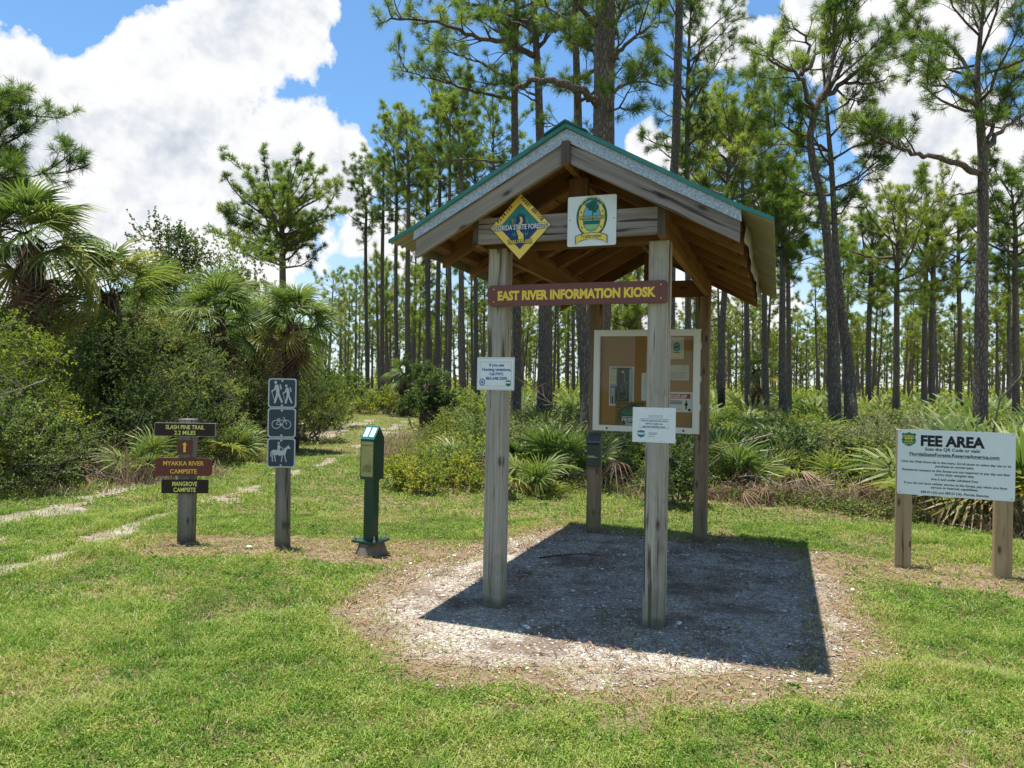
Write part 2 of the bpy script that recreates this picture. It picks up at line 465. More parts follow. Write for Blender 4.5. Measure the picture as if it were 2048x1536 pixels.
SKYB = paint('sky_blue_print', (.13, .42, .62), .45, .1)
BLUETX = paint('blue_text_print', (.03, .13, .36), .45, .1)
REDP = paint('red_print', (.52, .03, .02), .45, .1)
GREYTX = paint('grey_text_print', (.30, .31, .32), .5, .1)
PINKTX = paint('faded_pink_text', (.50, .40, .44), .5, .1)
BROWNP = paint('orange_brown_print', (.42, .16, .04), .45, .1)

def mount(name, panel, mats, a, b, z, label, cat, rz=-KYAW, group=None):
    return tag(panel.build(name, mats, None, False, kloc(a, b, z), rz), label, cat, group)

# name board across the front posts
p = Panel(); W_, H_ = 1.292, .149
p.body(rrect(-W_/2, W_/2, 0, H_, .03), .038, 0)
p.text('EAST RIVER INFORMATION KIOSK', .0, H_/2, 1.135, .064, 1.5, 1, .05)
for x in (-.6, .6):
    for z in (.03, .12): p.disc(x, z, .005, .005, 1, 1, 8)
o = mount('name_board', p, [ROSE, YELLOW], .008, -.111, 2.196, 'long faded maroon board with yellow lettering fixed across the two front kiosk posts', 'sign')

# diamond trail sign
p = Panel(); q = .234
dia = lambda r, cz=0.: [(0, cz-r), (r*.97, cz), (0, cz+r), (-r*.97, cz)]
p.body(dia(q), .003, 0)
p.flat(dia(q-.004), .6, 1); p.flat(dia(q-.008), 1.0, 2)
p.flat(dia(.162), 1.6, 7); p.flat(dia(.158), 2., 3)
# sky, wood of tall pines, the winding path
p.flat([(-.149, .004), (0, .153), (.149, .004)], 2.6, 4)
for cx, cz, r in ((-.06, .05, .032), (-.03, .085, .032), (.02, .095, .034), (.055, .06, .034), (-.085, .022, .025), (.09, .025, .026), (.0, .07, .03)):
    p.disc(cx, cz, r, r*.8, 3.0, 4, 14)
for cx in (-.055, -.03, .03, .055): p.rect(cx-.003, cx+.003, .0, .055, 3.3, 7)
p.flat([(-.035, .01), (.042, .01), (.036, .075), (-.028, .07)], 3.5, 3)
p.flat([(-.008, -.105), (.03, -.10), (.026, -.055), (-.002, -.03), (.01, .005), (.02, .04), (.012, .066), (-.004, .066), (.004, .04), (-.012, .01), (-.026, -.03), (-.012, -.065)], 4., 2)
p.flat([(-.06, -.06), (-.052, -.035), (-.045, -.055), (-.036, -.03), (-.032, -.055), (-.02, -.04), (-.03, -.07)], 4., 4)
p.flat([(.035, -.055), (.042, -.03), (.05, -.055), (.06, -.035), (.062, -.06), (.045, -.07)], 4., 4)
for t, ly, mt, bl in (('FLORIDA STATE FORESTS', 5.2, 3, .075), ('FLORIDA STATE FORESTS', 6., 5, .02)):
    p.text(t, 0, -.004, .395 if mt == 5 else .405, .036, ly, mt, bl)
p.text('TRAILWALKER', 0, -.106, .187, .030, 5., 0, .07); p.text('TRAILWALKER', 0, -.106, .178, .026, 6., 2, .02)
n = 7; p.letters('FLORIDA', [(-.165+.095*k/(n-1), .045+.098*k/(n-1), math.pi/4) for k in range(n)], .024, .015, 2., 0, .05)
n = 14; p.letters('FOREST SERVICE', [(.012+.150*k/(n-1), .198-.156*k/(n-1), -math.pi/4) for k in range(n)], .024, .013, 2., 0, .05)
for x in (-.215, .215): p.disc(x, 0, .005, .005, 2, 6, 8)
mount('trail_sign', p, [BLACK, YPALE, YPALE, NAVY, TEALP, WHITE, M_STEEL, BROWNP], -.363, -.2085, 2.739, 'yellow diamond-shaped trail sign with blue and teal forest picture on the front beam', 'sign')

# square white riding emblem
p = Panel(); W_ = .338
p.body(rrect(-W_/2, W_/2, -.17, .17, .012), .003, 0)
p.disc(.0, .025, .107, .138, 1, 1, 40); p.disc(.0, .025, .099, .130, 1.5, 3, 40); p.disc(0, .025, .086, .117, 2., 4, 40)
U = [(-.052, .105), (-.074, .06), (-.078, .01), (-.066, -.045), (-.035, -.078), (0, -.088), (.035, -.078), (.066, -.045), (.078, .01), (.074, .06), (.052, .105)]
p.line(U, .036, 2.8, 1); p.line(U, .028, 3.2, 2)
for x, z in U[1:-1:2]: p.disc(x, z, .005, .008, 3.6, 1, 8)
for cx, cz, r in ((-.02, .105, .022), (.012, .118, .026), (.03, .09, .022), (-.005, .085, .022), (.02, .065, .016)): p.disc(cx, cz, r, r*.8, 3.9, 1, 12)
p.rect(.004, .010, .0, .08, 3.9, 1)
p.flat([(-.05, -.02), (.05, -.02), (.04, -.05), (0, -.06), (-.04, -.05)], 3.4, 5)
p.flat([(-.055, .0), (.055, .0), (.052, -.025), (-.052, -.025)], 3.6, 1)
p.text('FLORIDA STATE FORESTS', 0, .022, .192, .021, 4.3, 1, .09); p.text('FLORIDA STATE FORESTS', 0, .022, .187, .018, 4.8, 2, .01)
n = 22; p.letters('Florida Forest Service', [(.103*math.cos(t), .025+.134*math.sin(t), t-math.pi/2) for t in np.linspace(2.42, .72, n)], .012, .009, 2.4, 2, .02)
rb = [(-.105, -.155), (-.085, -.135), (-.04, -.123), (0, -.120), (.04, -.123), (.085, -.135), (.105, -.155), (.105, -.105), (.06, -.088), (0, -.082), (-.06, -.088), (-.105, -.105)]
p.flat([(x*1.06, z*1.0-(.004 if z < -.12 else -.004)) for x, z in rb], 5., 1); p.flat(rb, 5.5, 2)
p.text('Trailtrotter', 0, -.103, .15, .026, 6., 1, .02)
for x in (-.152, .152): p.disc(x, .01, .004, .004, 1, 1, 8)
mount('emblem_sign', p, [WHITE, GREENP, YPALE, GREENP, SKYB, LGREEN], .150, -.2085, 2.748, 'square white sign with a yellow horseshoe emblem on the front beam under the gable', 'sign')

# hunting notice on the left post
p = Panel(); p.body(rrect(-.146, .146, 0, .24, .004), .002, 0)
p.rect(-.138, .138, .012, .226, .6, 5); p.line([(-.122, .03), (.122, .03), (.122, .205), (-.122, .205)], .0025, 1.2, 3, True)
for t, z, w_ in (('If you see', .184, .115), ('Hunting violations,', .151, .226), ('Call FWC:', .119, .112), ('863.648.3200', .087, .165)): p.text(t, .008, z-.0, w_, .021, 1.6, 1, .03)
p.disc(-.103, .058, .022, .026, 1.6, 1); p.disc(-.103, .058, .015, .019, 2., 2); p.disc(-.103, .058, .008, .011, 2.4, 1)
p.flat(shield(.1, .052, .042, .046), 1.6, 4); p.rect(.084, .116, .05, .062, 2.2, 2)
mount('paper_notice', p, [paint('plastic_sleeve', (.60, .64, .63), .2, .05, 0, .5), BLUETX, WHITE, GREYTX, GREENP, PAPER], -.580, -.0745, 1.588, 'laminated white notice with blue text on the front left kiosk post', 'notice')

# NOTICE on the right post
p = Panel(); p.body(rrect(-.144, .144, 0, .236, .003), .0015, 0)
p.text('NOTICE', .012, .176, .095, .020, 1, 1, .0)
p.line([(-.095, .098), (.098, .098), (.098, .158), (-.095, .158)], .0018, 1, 3, True)
for t, z, w_ in (('Trails are open but some areas', .148, .180), ('will by muddy and', .128, .115), ('may have standing water', .109, .155)): p.text(t, .0, z-.001, w_, .012, 1, 3, .015)
p.flat(shield(-.085, .056, .052, .052), 1, 2); p.rect(-.104, -.066, .052, .064, 1.6, 0)
for z, w_ in ((.062, .06), (.054, .055), (.040, .04)): p.rect(-.035, -.035+w_, z, z+.004, 1, 4)
for x, z in ((-.05, .228), (.06, .228), (-.06, .008), (.05, .008)): p.rect(x-.006, x+.006, z, z+.002, 1, 4)
mount('paper_notice', p, [PAPER, PINKTX, TEALP, NAVY, GREYTX], .571, -.0745, 1.257, 'white printed page with a faded NOTICE heading stapled to the front right kiosk post', 'notice')

# ---- bulletin case between the rear posts
CB = KD_-.07-.055
ccase = empty('bulletin_case', kloc(-.005, CB, 1.155), -KYAW, 'white framed glazed bulletin case hung between the two rear kiosk posts', 'notice board')
def kit(pan, name, mats, parent=None): return pan.build(name, mats, parent or ccase)
WF = paint('white_aluminium', (.66, .66, .62), .35, .05, .2, .5)
CORK, Nk = new_mat('cork')
cc = Nk.obj(); n_ = Nk.noise(cc, 90., 4, .7); n2_ = Nk.noise(cc, 3., 2)
finish(CORK, Nk, princ(Nk, Nk.mix(Nk.math('MULTIPLY', n2_, .5), Nk.ramp(n_, [(.3, (.36, .20, .075)), (.7, (.50, .30, .125))]), (.36, .19, .07)), .9, 0, Nk.bump(n_, .3, .003)))
s = Panel(); w2, hh, fr = .572, 1.10, .062
for x0, x1, z0, z1 in ((-w2, -w2+fr, 0, hh), (w2-fr, w2, 0, hh), (-w2+fr, w2-fr, 0, fr), (-w2+fr, w2-fr, hh-fr, hh)):
    s.box(x0, x1, -.03, .05, z0, z1)
s.box(-w2-.008, w2+.008, -.012, .045, hh+.0005, hh+.010)
for x0, x1, z0, z1 in ((-w2+fr, -w2+fr+.008, fr, hh-fr), (w2-fr-.008, w2-fr, fr, hh-fr)): s.box(x0, x1, -.022, .01, z0+.0, z1, 0)
cframe = kit(s, 'frame', WF)
s = Panel(); s.box(-w2+.01, w2-.01, .022, .048, .01, hh-.01); kit(s, 'cork_panel', CORK)
for x in (-w2+.16, w2-.16):
    s = Soup(); a = np.linspace(0, 2*math.pi, 14, endpoint=False)
    s.prism([(x+.011*math.cos(t), .03+.011*math.sin(t)) for t in a], 1, -.036, -.0305); kit(s, 'lock', M_DARK, cframe)
for z in (.25, .55, .9):
    s = Soup(); s.box(w2+.0005, w2+.012, -.02, .02, z, z+.06); kit(s, 'hinge', WF, cframe)
gm, Ng = new_mat('scratched_clear_sheet')
cg = Ng.obj()
sc = Ng.noise(Ng.mapping(cg, (60, 1, 60), (0, .6, 0)), 1., 6, .75, 2.5)
area = Ng.ramp(Ng.noise(cg, 4.2, 3), [(.56, 0.), (.70, 1.)])
scr = Ng.math('MULTIPLY', Ng.ramp(sc, [(.56, 0.), (.63, 1.)]), area)
tr = Ng('ShaderNodeBsdfTransparent', {'Color': (.95, .96, .95, 1)})
gl = Ng('ShaderNodeBsdfGlossy', {'Color': (1, 1, 1, 1), 'Roughness': .03})
fres = Ng('ShaderNodeFresnel', {'IOR': 1.35})
mx = Ng('ShaderNodeMixShader', {0: fres, 1: tr, 2: gl})
df = Ng('ShaderNodeBsdfDiffuse', {'Color': (.8, .78, .7, 1)})
mx2 = Ng('ShaderNodeMixShader', {0: Ng.math('MULTIPLY', scr, .55), 1: mx, 2: df})
finish(gm, Ng, mx2)
s = Panel(); s.add([(-w2+fr, -.012, fr), (w2-fr, -.012, fr), (w2-fr, -.012, hh-fr), (-w2+fr, -.012, hh-fr)], [(0, 1, 2), (0, 2, 3)]); kit(s, 'glass', gm)

PB = CB+.0195
def pin(name, pan, mats, a, z, label, cat):
    return mount(name, pan, mats, a, PB, z, label, cat)
# map
p = Panel(); p.body([(-.137, 0), (.137, 0), (.137, .43), (-.137, .43)], .0012, 0)
p.rect(-.125, .11, .02, .42, 1, 1); p.rect(.085, .125, .03, .41, 1.5, 2); p.rect(-.125, -.05, .21, .42, 1.5, 3); p.rect(-.12, -.065, .24, .40, 2, 4)
for z in np.linspace(.27, .38, 8): p.rect(-.112, -.075, z, z+.004, 2.5, 5)
p.rect(-.12, -.07, .02, .2, 1.5, 2); p.rect(-.105, -.09, .02, .10, 2, 6)
rp = [(.0, .06), (-.04, .09), (-.03, .14), (.01, .17), (-.01, .22), (.03, .25), (.05, .20), (.06, .14), (.05, .09)]
p.line(rp, .004, 2, 3, True); p.line([(.02, .38), (.04, .33), (.03, .28), (.06, .25)], .007, 2, 3); p.line([(-.05, .05), (.0, .11), (.07, .10)], .003, 2.2, 3)
p.rect(.0, .025, .36, .385, 2, 7)
pin('trail_map', p, [WHITE, paint('dark_map_green', (.03, .055, .045), .5, .4, 0, .3, 30.), paint('pale_map_blue', (.36, .46, .48), .5, .2), paint('map_grey', (.28, .35, .34), .5, .3), paint('pale_yellow_paper', (.70, .62, .34), .5, .1), GREYTX, BLACK, YPALE], -.272, 1.432, 'dark green trail map pinned at the left of the glazed bulletin case', 'map')
# brown poster with oval
p = Panel(); p.body([(-.19, 0), (.19, 0), (.19, .255), (-.19, .255)], .001, 0)
p.disc(.0, .105, .155, .115, 2, 3, 40); p.disc(.0, .105, .145, .106, 2.5, 1, 40)
p.flat([(-.12, .14), (-.08, .17), (-.05, .15), (-.01, .19), (.03, .15), (.07, .18), (.12, .13), (.1, .11), (-.1, .11)], 3, 4)
p.rect(-.118, .118, .085, .092, 3., 2)
p.text('FRIENDS', 0, .058, .235, .04, 3.4, 2, .03); p.text('State', -.02, .015, .12, .035, 3.4, 2, .03)
for z in (.235, .222, .2, .185, .15, .12, .09, .06, .03): p.rect(-.18, -.18+(.3 if z > .21 else .055), z, z+.005, 1.2, 3)
o = pin('poster', p, [paint('mustard_paper', (.24, .17, .05), .6, .1), paint('oval_green', (.02, .12, .09), .5, .2), WHITE, BLACK, paint('oval_light_green', (.05, .20, .13), .5, .2)], -.145, 1.2245, 'mustard brown poster with a green oval FRIENDS badge in the bulletin case', 'poster')
o.location.y -= .004
p = Panel(); p.body([(-.115, 0), (.115, 0), (.115, .235), (-.115, .235)], .001, 0)
p.disc(-.075, .14, .035, .045, 1, 1); p.disc(-.075, .14, .024, .034, 1.5, 2); p.disc(.04, .13, .036, .048, 1, 1); p.disc(.04, .13, .028, .038, 1.5, 2); p.disc(.04, .13, .018, .012, 2, 1); p.flat([(.0, .03), (.08, .03), (.075, .065), (.005, .065)], 1.5, 3); p.rect(.004, .076, .03, .075, 1, 1)
for z in (.2, .19, .1, .05): p.rect(-.1, -.03, z, z+.004, 1, 4)
pin('flyer', p, [paint('cream_paper', (.62, .60, .48), .6, .06), GREENP, SKYB, YPALE, GREYTX], .279, 1.947, 'cream flyer with two round green emblems at the top right of the bulletin case', 'flyer')
p = Panel(); p.body([(-.14, 0), (.14, 0), (.14, .165), (-.14, .165)], .001, 0)
p.flat(shield(-.08, .12, .035, .042), 1, 1)
for z, x0, x1 in ((.15, .06, .12), (.14, .07, .12), (.115, .02, .12), (.075, -.1, .11), (.065, -.1, .11), (.055, -.1, .1), (.03, -.1, .09), (.02, -.1, .1)): p.rect(x0, x1, z, z+.0035, 1, 2)
p.line([(-.115, .045), (.122, .045), (.122, .088), (-.115, .088)], .002, 1, 3, True)
pin('letter', p, [paint('cream_paper', (.62, .60, .48), .6, .06), GREENP, GREYTX, BLACK], .312, 1.720, 'small cream letter with a green shield and boxed text in the bulletin case', 'letter')
p = Panel(); p.body([(-.16, 0), (.16, 0), (.16, .215), (-.16, .215)], .001, 0)
p.rect(-.14, .135, .135+.01, .195, 1, 1); p.text("NICOLE'S LAW", .0, .17, .20, .036, 2, 0, .05)
for z in (.115, .1, .085): p.rect(-.13, .05, z, z+.007, 1, 2)
p.rect(-.12, .03, .03, .035, 1, 3)
p.disc(.092, .118, .008, .009, 1.2, 2, 12); p.flat([(.083, .108), (.101, .108), (.112, .075), (.1, .07), (.099, .03), (.085, .03), (.084, .07), (.072, .075)], 1, 2); p.flat(shield(.125, .025, .03, .03), 1, 2)
pin('warning_sheet', p, [PAPER, REDP, BLACK, GREYTX], .336, 1.380, 'white sheet with a red heading band at the lower right of the bulletin case', 'poster')
p = Panel(); p.body([(-.05, 0), (.05, 0), (.05, .30), (-.05, .30)], .001, 0)
for z in np.linspace(.03, .27, 12): p.rect(-.03, .04, z, z+.004, 1, 1)
pin('leaflet', p, [PAPER, GREYTX], -.002, 1.495, 'narrow white leaflet mostly hidden behind the front right post in the bulletin case', 'leaflet')

# ---- leaflet box on the rear left post
lb = empty('leaflet_box', kloc(-.568, KD_-.07, .745), -KYAW, 'dark green metal leaflet box screwed to the rear left kiosk post', 'leaflet box')
GBOX = paint('dark_green_box', (.022, .042, .034), .38, .2, 0, .5)
s = Soup(); s.prism([(-.003, 0), (-.085, 0), (-.085, .22), (-.085, .25), (-.11, .27), (-.11, .285), (-.045, .345), (-.003, .345)], 0, -.072, .072); s.build('body', GBOX, lb)
s = Soup(); s.prism([(-.116, .272), (-.112, .292), (-.046, .350), (-.046, .342), (-.108, .286)], 0, -.078, .078); s.build('lid', paint('grey_box_lid', (.09, .10, .11), .3, .2, 0, .5), lb)
s = Soup(); s.box(-.070, .070, -.014, -.004, .3455, .380); s.build('mounting_plate', GBOX, lb)
s = Soup(); s.prism([(-.0855, 0.0), (-.093, 0.0), (-.093, .105), (-.0855, .105)], 0, -.070, .070)
s.build('pocket_front', GBOX, lb)
s = Soup(); s.prism([(-.0858, .106), (-.0915, .106), (-.090, .128), (-.0858, .128)], 0, -.058, .015); s.prism([(-.0858, .106), (-.0905, .106), (-.089, .118), (-.0858, .118)], 0, .017, .055)
tag(s.build('leaflet_stack', paint('tan_paper_edge', (.50, .36, .18), .7, .2), None, False, kloc(-.568, KD_-.07, .745), -KYAW), 'pale leaflets poking out of the dark green leaflet box', 'leaflets')

# ================================================================== TRAIL NAME POST (left)
tp = empty('trail_signpost', (-3.225, 7.34, 0), .10, 'square grey post carrying brown and maroon trail and campsite boards with yellow lettering', 'signpost')
s = Soup(); s.box(-.072, .072, -.072, .072, -.2, 1.235, 0, .012); s.build('post', M_SIGNPOST, tp)
def board(cx, z0, w_, h_, rad, mats, lines, th=.02, ed=0):
    p = Panel(); p.body(rrect(cx-w_/2, cx+w_/2, 0, h_, rad), th, 0)
    if ed: p.flat(rrect(cx-w_/2+.004, cx+w_/2-.004, .004, h_-.004, .004), .7, 2)
    for t, z, tw, th_ in lines: p.text(t, cx, z, tw, th_, 1.5, 1, .016)
    o = p.build('board', mats, tp); o.location = (0, -.072-th-.001, z0)
    return o
tag(board(-.004, 1.068, .580, .132, .006, [paint('pale_board_edge', (.35, .31, .28), .5), LEMON, CHOC], [('SLASH PINE TRAIL', .092, .368, .042), ('2.2 MILES', .037, .20, .040)], .02, 1), 'dark brown board reading SLASH PINE TRAIL 2.2 MILES')
p = Panel(); p.body(rrect(-.075, .065, 0, .135, .012), .02, 0)
p.flat([(-.016, .018), (.007, .018), (.007, .092), (.020, .092), (-.0045, .118), (-.029, .092), (-.016, .092)], 1.5, 1)
o = p.build('arrow_plate', [MAROON, YELLOW], tp); o.location = (0, -.093, .893)
tag(board(-.008, .678, .532, .176, .035, [MAROON, YELLOW], [('MYAKKA RIVER', .126, .385, .044), ('CAMPSITE', .047, .255, .044)], .03), 'thick maroon round-cornered board reading MYAKKA RIVER CAMPSITE')
tag(board(.004, .505, .443, .135, .006, [CHOC, LEMON], [('MANGROVE', .096, .235, .045), ('CAMPSITE', .037, .212, .043)]), 'dark brown board reading MANGROVE CAMPSITE')

# ================================================================== USE SYMBOL POST
up = empty('symbol_signpost', (-2.232, 7.20, 0), .06, 'grey post with three stacked dark blue hiking, cycling and horse riding symbol plates', 'signpost')
a16 = np.linspace(0, 2*math.pi, 20, endpoint=False)
s = Soup(); s.tube([(.012, 0, -.2), (.010, 0, .03), (.006, 0, .5), (0, 0, 1.0), (0, 0, 1.645), (0, 0, 1.655)], [.076, .076, .074, .072, .070, .066], 20, rough=.03); s.build('post', M_SIGNPOST, up, smooth=False)
SLATE = paint('slate_blue_plate', (.032, .052, .075), .45, .25, 0, .4, 14.)
RIM = paint('pale_plate_rim', (.50, .55, .55), .45, .08)
def sym(z0, draw):
    p = Panel(); p.body(rrect(-.135, .135, 0, .285, .028), .004, 0)
    p.flat(rrect(-.122, .122, .012, .273, .022), 1, 1); draw(p)
    for z in (.022, .263): p.disc(.0, z, .011, .011, 4, 2, 12); p.disc(.001, z+.001, .006, .006, 5, 0, 10)
    o = p.build('symbol_plate', [RIM, SLATE, M_STEEL], up); o.location = (0, -.080, z0); return o
def hiker(p, cx, cz, k):
    f = lambda pts: [(cx+x*k, cz+z*k) for x, z in pts]
    p.disc(cx-.012*k, cz+.098*k, .0135*k, .015*k, 2, 0, 14)
    p.flat(f([(-.018, .075), (.006, .079), (.020, .06), (.026, .012), (.021, -.008), (-.004, -.008), (-.010, .03), (-.018, .045)]), 2, 0)
    p.line(f([(-.012, .068), (-.018, .036), (-.046, .012)]), .014*k, 2.4, 0)
    p.line(f([(-.050, .018), (-.012, -.097)]), .005*k, 2.2, 0)
    p.line(f([(.006, .0), (-.003, -.045), (-.018, -.096)]), .020*k, 2.6, 0); p.line(f([(.014, .0), (.030, -.045), (.052, -.092)]), .019*k, 2.8, 0)
    p.flat(f([(-.026, -.098), (-.006, -.098), (-.006, -.09), (-.026, -.09)]), 2.4, 0)
    p.flat(f([(.023, .082), (.036, .078), (.048, .035), (.034, .030)]), 2, 0)
def d1(p): hiker(p, -.052, .145, 1.03); hiker(p, .048, .128, .88)
def d2(p):
    for cx in (-.052, .048): p.ring(cx, .128, .040, .040, .007, 2, 0)
    B = lambda pts, w_=.007: p.line(pts, w_, 2.5, 0)
    B([(-.052, .128), (-.028, .166), (.028, .172)]); B([(-.028, .166), (-.004, .124), (.030, .172)]); B([(-.052, .128), (-.004, .124)]); B([(-.004, .124), (-.030, .178)]); B([(.048, .128), (.026, .190), (.010, .196)]); B([(-.044, .180), (-.016, .180)], .010)
    p.disc(-.004, .124, .009, .009, 3, 0, 12); B([(-.004, .124), (-.012, .108)], .005)
def d3(p):
    body = [(-.088, .160), (-.078, .172), (-.040, .170), (-.005, .164), (.012, .168), (.045, .196), (.062, .210), (.068, .222), (.074, .208), (.090, .188), (.084, .180), (.066, .186), (.056, .178), (.046, .150), (.042, .128), (.010, .118), (-.034, .122), (-.060, .120), (-.084, .130)]
    p.flat(body, 2, 0)
    L = lambda pts, w_=.009: p.line(pts, w_, 2.5, 0)
    L([(-.078, .14), (-.084, .10), (-.080, .058)]); L([(-.066, .13), (-.058, .095), (-.052, .058)]); L([(.020, .13), (.008, .095), (.004, .056)]); L([(.034, .13), (.040, .092), (.052, .056)])
    L([(-.084, .165), (-.098, .14), (-.094, .105)], .010)
    p.disc(-.024, .238, .011, .012, 2, 0, 12); p.flat([(-.034, .222), (-.018, .224), (-.010, .20), (-.014, .165), (-.036, .168)], 2.6, 0)
    L([(-.020, .214), (.004, .190), (.022, .186)], .008); L([(-.022, .172), (-.004, .146), (-.012, .112)], .013)
for z0, dr, lb_ in ((1.372, d1, 'top plate with two hikers'), (1.083, d2, 'middle plate with a bicycle'), (.792, d3, 'bottom plate with a horse and rider')): tag(sym(z0, dr), lb_)

# ================================================================== PAY STATION
pay = empty('pay_station', (-1.318, 6.99, 0), -.43, 'dark green metal pay station on a square column with a brass front plate', 'pay station')
PGREEN = paint('glossy_green_paint', (.008, .040, .027), .3, .2, 0, .55)
s = Soup(); s.prism([(-.17, -.13), (.15, -.16), (.20, .05), (.16, .17), (-.12, .18), (-.19, .05)], 2, -.15, .03)
V = []
for z, k in ((.0, .95), (.06, .82), (.118, .70)):
    for t in np.linspace(0, 2*math.pi, 14, endpoint=False): V.append((.17*k*math.cos(t)*(1+.12*math.sin(3*t)), .16*k*math.sin(t)*(1+.1*math.cos(4*t)), z+.008*math.sin(5*t)))
F = []
for i in range(2):
    for j in range(14): a, b = i*14+j, i*14+(j+1) % 14; F += [(a, b, b+14), (a, b+14, a+14)]
for j in range(1, 13): F.append((28, 28+j, 29+j))
s = Soup(); s.add(V, F)
CONC = paint('rough_concrete', (.15, .125, .10), .95, .55, 0, .2, 16.)
s.build('concrete_footing', CONC, pay)
s = Soup(); s.box(-.135, .135, -.125, .125, .122, .140, 0, .004); s.build('base_plate', PGREEN, pay)
for x in (-.11, .11):
    for y in (-.10, .10):
        s = Soup(); s.tube([(x, y, .14), (x, y, .195)], .007, 8); s.tube([(x, y, .1405), (x, y, .158)], .015, 6); s.build('bolt', M_STEEL, pay)
s = Soup(); s.box(-.052, .052, -.052, .052, .1405, .735, 0, .005); s.build('column', PGREEN, pay)
s = Soup(); s.prism([(-.080, .715), (.080, .715), (.080, 1.110), (.005, 1.215), (-.080, 1.100)], 0, -.078, .078); housing = s.build('housing', PGREEN, pay)
s = Soup(); n_v = np.array([-(1.215-1.100), .085]); n_v = np.array([-.115, .085])/np.linalg.norm([.115, .085])
def slope(x0, x1, t0, t1, off):
    P = lambda x, t: (x, -.080+.085*t-off*.80, 1.100+.115*t+off*.594)
    return [P(x0, t0), P(x1, t0), P(x1, t1), P(x0, t1)]
s.add(slope(-.0785, .0785, -.03, 1.03, .004), [(0, 1, 2), (0, 2, 3)], .5, 0)
for x0, x1 in ((-.062, -.008), (.008, .062)): s.add(slope(x0, x1, .15, .88, .0055), [(0, 1, 2), (0, 2, 3)], .5, 1)
s.build('sloping_lid', [paint('teal_lid_paint', (.02, .13, .115), .3, .15, 0, .5), paint('pale_lid_window', (.50, .62, .62), .25, .08, 0, .5)], housing)
BRASS = paint('brass_plate', (.36, .34, .13), .40, .15, .3, .5)
p = Panel(); p.body(rrect(-.067, .067, .745, 1.075, .014), .003, 0)
for x, z in ((-.058, 1.066), (.058, 1.066), (-.058, .91), (.058, .91), (-.058, .755), (.058, .755), (.048, 1.01), (.052, .97), (-.012, .885), (.014, .885)): p.disc(x, z, .0035, .0035, 1.5, 1, 8)
for x in np.linspace(-.05, .03, 6): p.line([(x, .785), (x+.008, .82), (x+.03, .865-.02*abs(x+.01)/.05)], .0035, 1.5, 2)
p.rect(-.055, .055, 1.036, 1.040, 1.5, 2); p.rect(.036, .046, .795, .803, 1.5, 2)
o = p.build('brass_plate', [BRASS, WHITE, M_DARK], housing); o.location = (0, -.0835, 0)

# ================================================================== FEE AREA SIGN
fee = empty('fee_sign', (3.61, 6.83, 0), -.45, 'white FEE AREA sign board on two square timber posts', 'sign')
for x in (.048, .83):
    s = Soup(); s.box(x-.068, x+.068, .006, .140, -.2, 1.285 if x < .5 else 1.27, 0, .005); s.build('post', M_FEEPOST, fee)
p = Panel(); p.body(rrect(-.01, .908, .690, 1.290, .018), .004, 0)
CX = .449
p.text('FEE AREA', CX-.02, 1.195, .50, .095, 1, 1, .045)
p.text('Scan the QR Code or visit:', CX-.02, 1.117, .43, .028, 1, 1, .025)
p.text('FloridaStateForests.ReserveAmerica.com', CX-.01, 1.068, .70, .029, 1, 1, .025); p.rect(CX-.36, CX+.34, 1.046, 1.049, 1, 1)
for t, z, w_ in (('Click the Web Store tab in the menu. Scroll down to select day use or to', .997, .855), ('purchase an annual pass.', .964, .30), ('Registered campers at this forest are not required to pay day use fees', .921, .835), ('during their camping stay.', .888, .31), ('Age 6 and under admitted free.', .845, .37), ('If you do not have cellular service at the forest, pay when you have', .801, .80), ('service or internet capabilities.', .769, .37), ('589.011(3) and 589.011(4), Florida Statutes', .723, .53)):
    p.text(t, CX, z, w_, .0215, 1, 1, .02)
p.flat(shield(.082, 1.20, .122, .13), 1, 2); p.flat(shield(.082, 1.20, .112, .12), 1.5, 3)
p.text('FLORIDA', .082, 1.229, .088, .016, 2, 4, .04)
for cx in (.06, .082, .104):
    p.disc(cx, 1.209, .015, .008, 2, 4, 12); p.rect(cx-.002, cx+.002, 1.178, 1.205, 2, 4)
p.rect(.042, .122, 1.175, 1.180, 2, 4); p.text('FOREST SERVICE', .082, 1.16, .075, .010, 2, 4, .03)
for x in (.012, .886):
    for z in (.710, 1.272): p.disc(x, z, .007, .006, 1, 5, 10)
FEEW = paint('pale_sign_sheet', (.78, .85, .84), .38, .04)
p.build('sign_board', [FEEW, BLACK, GREENP, paint('shield_green', (.03, .20, .06), .45, .2), YPALE, M_STEEL], fee)

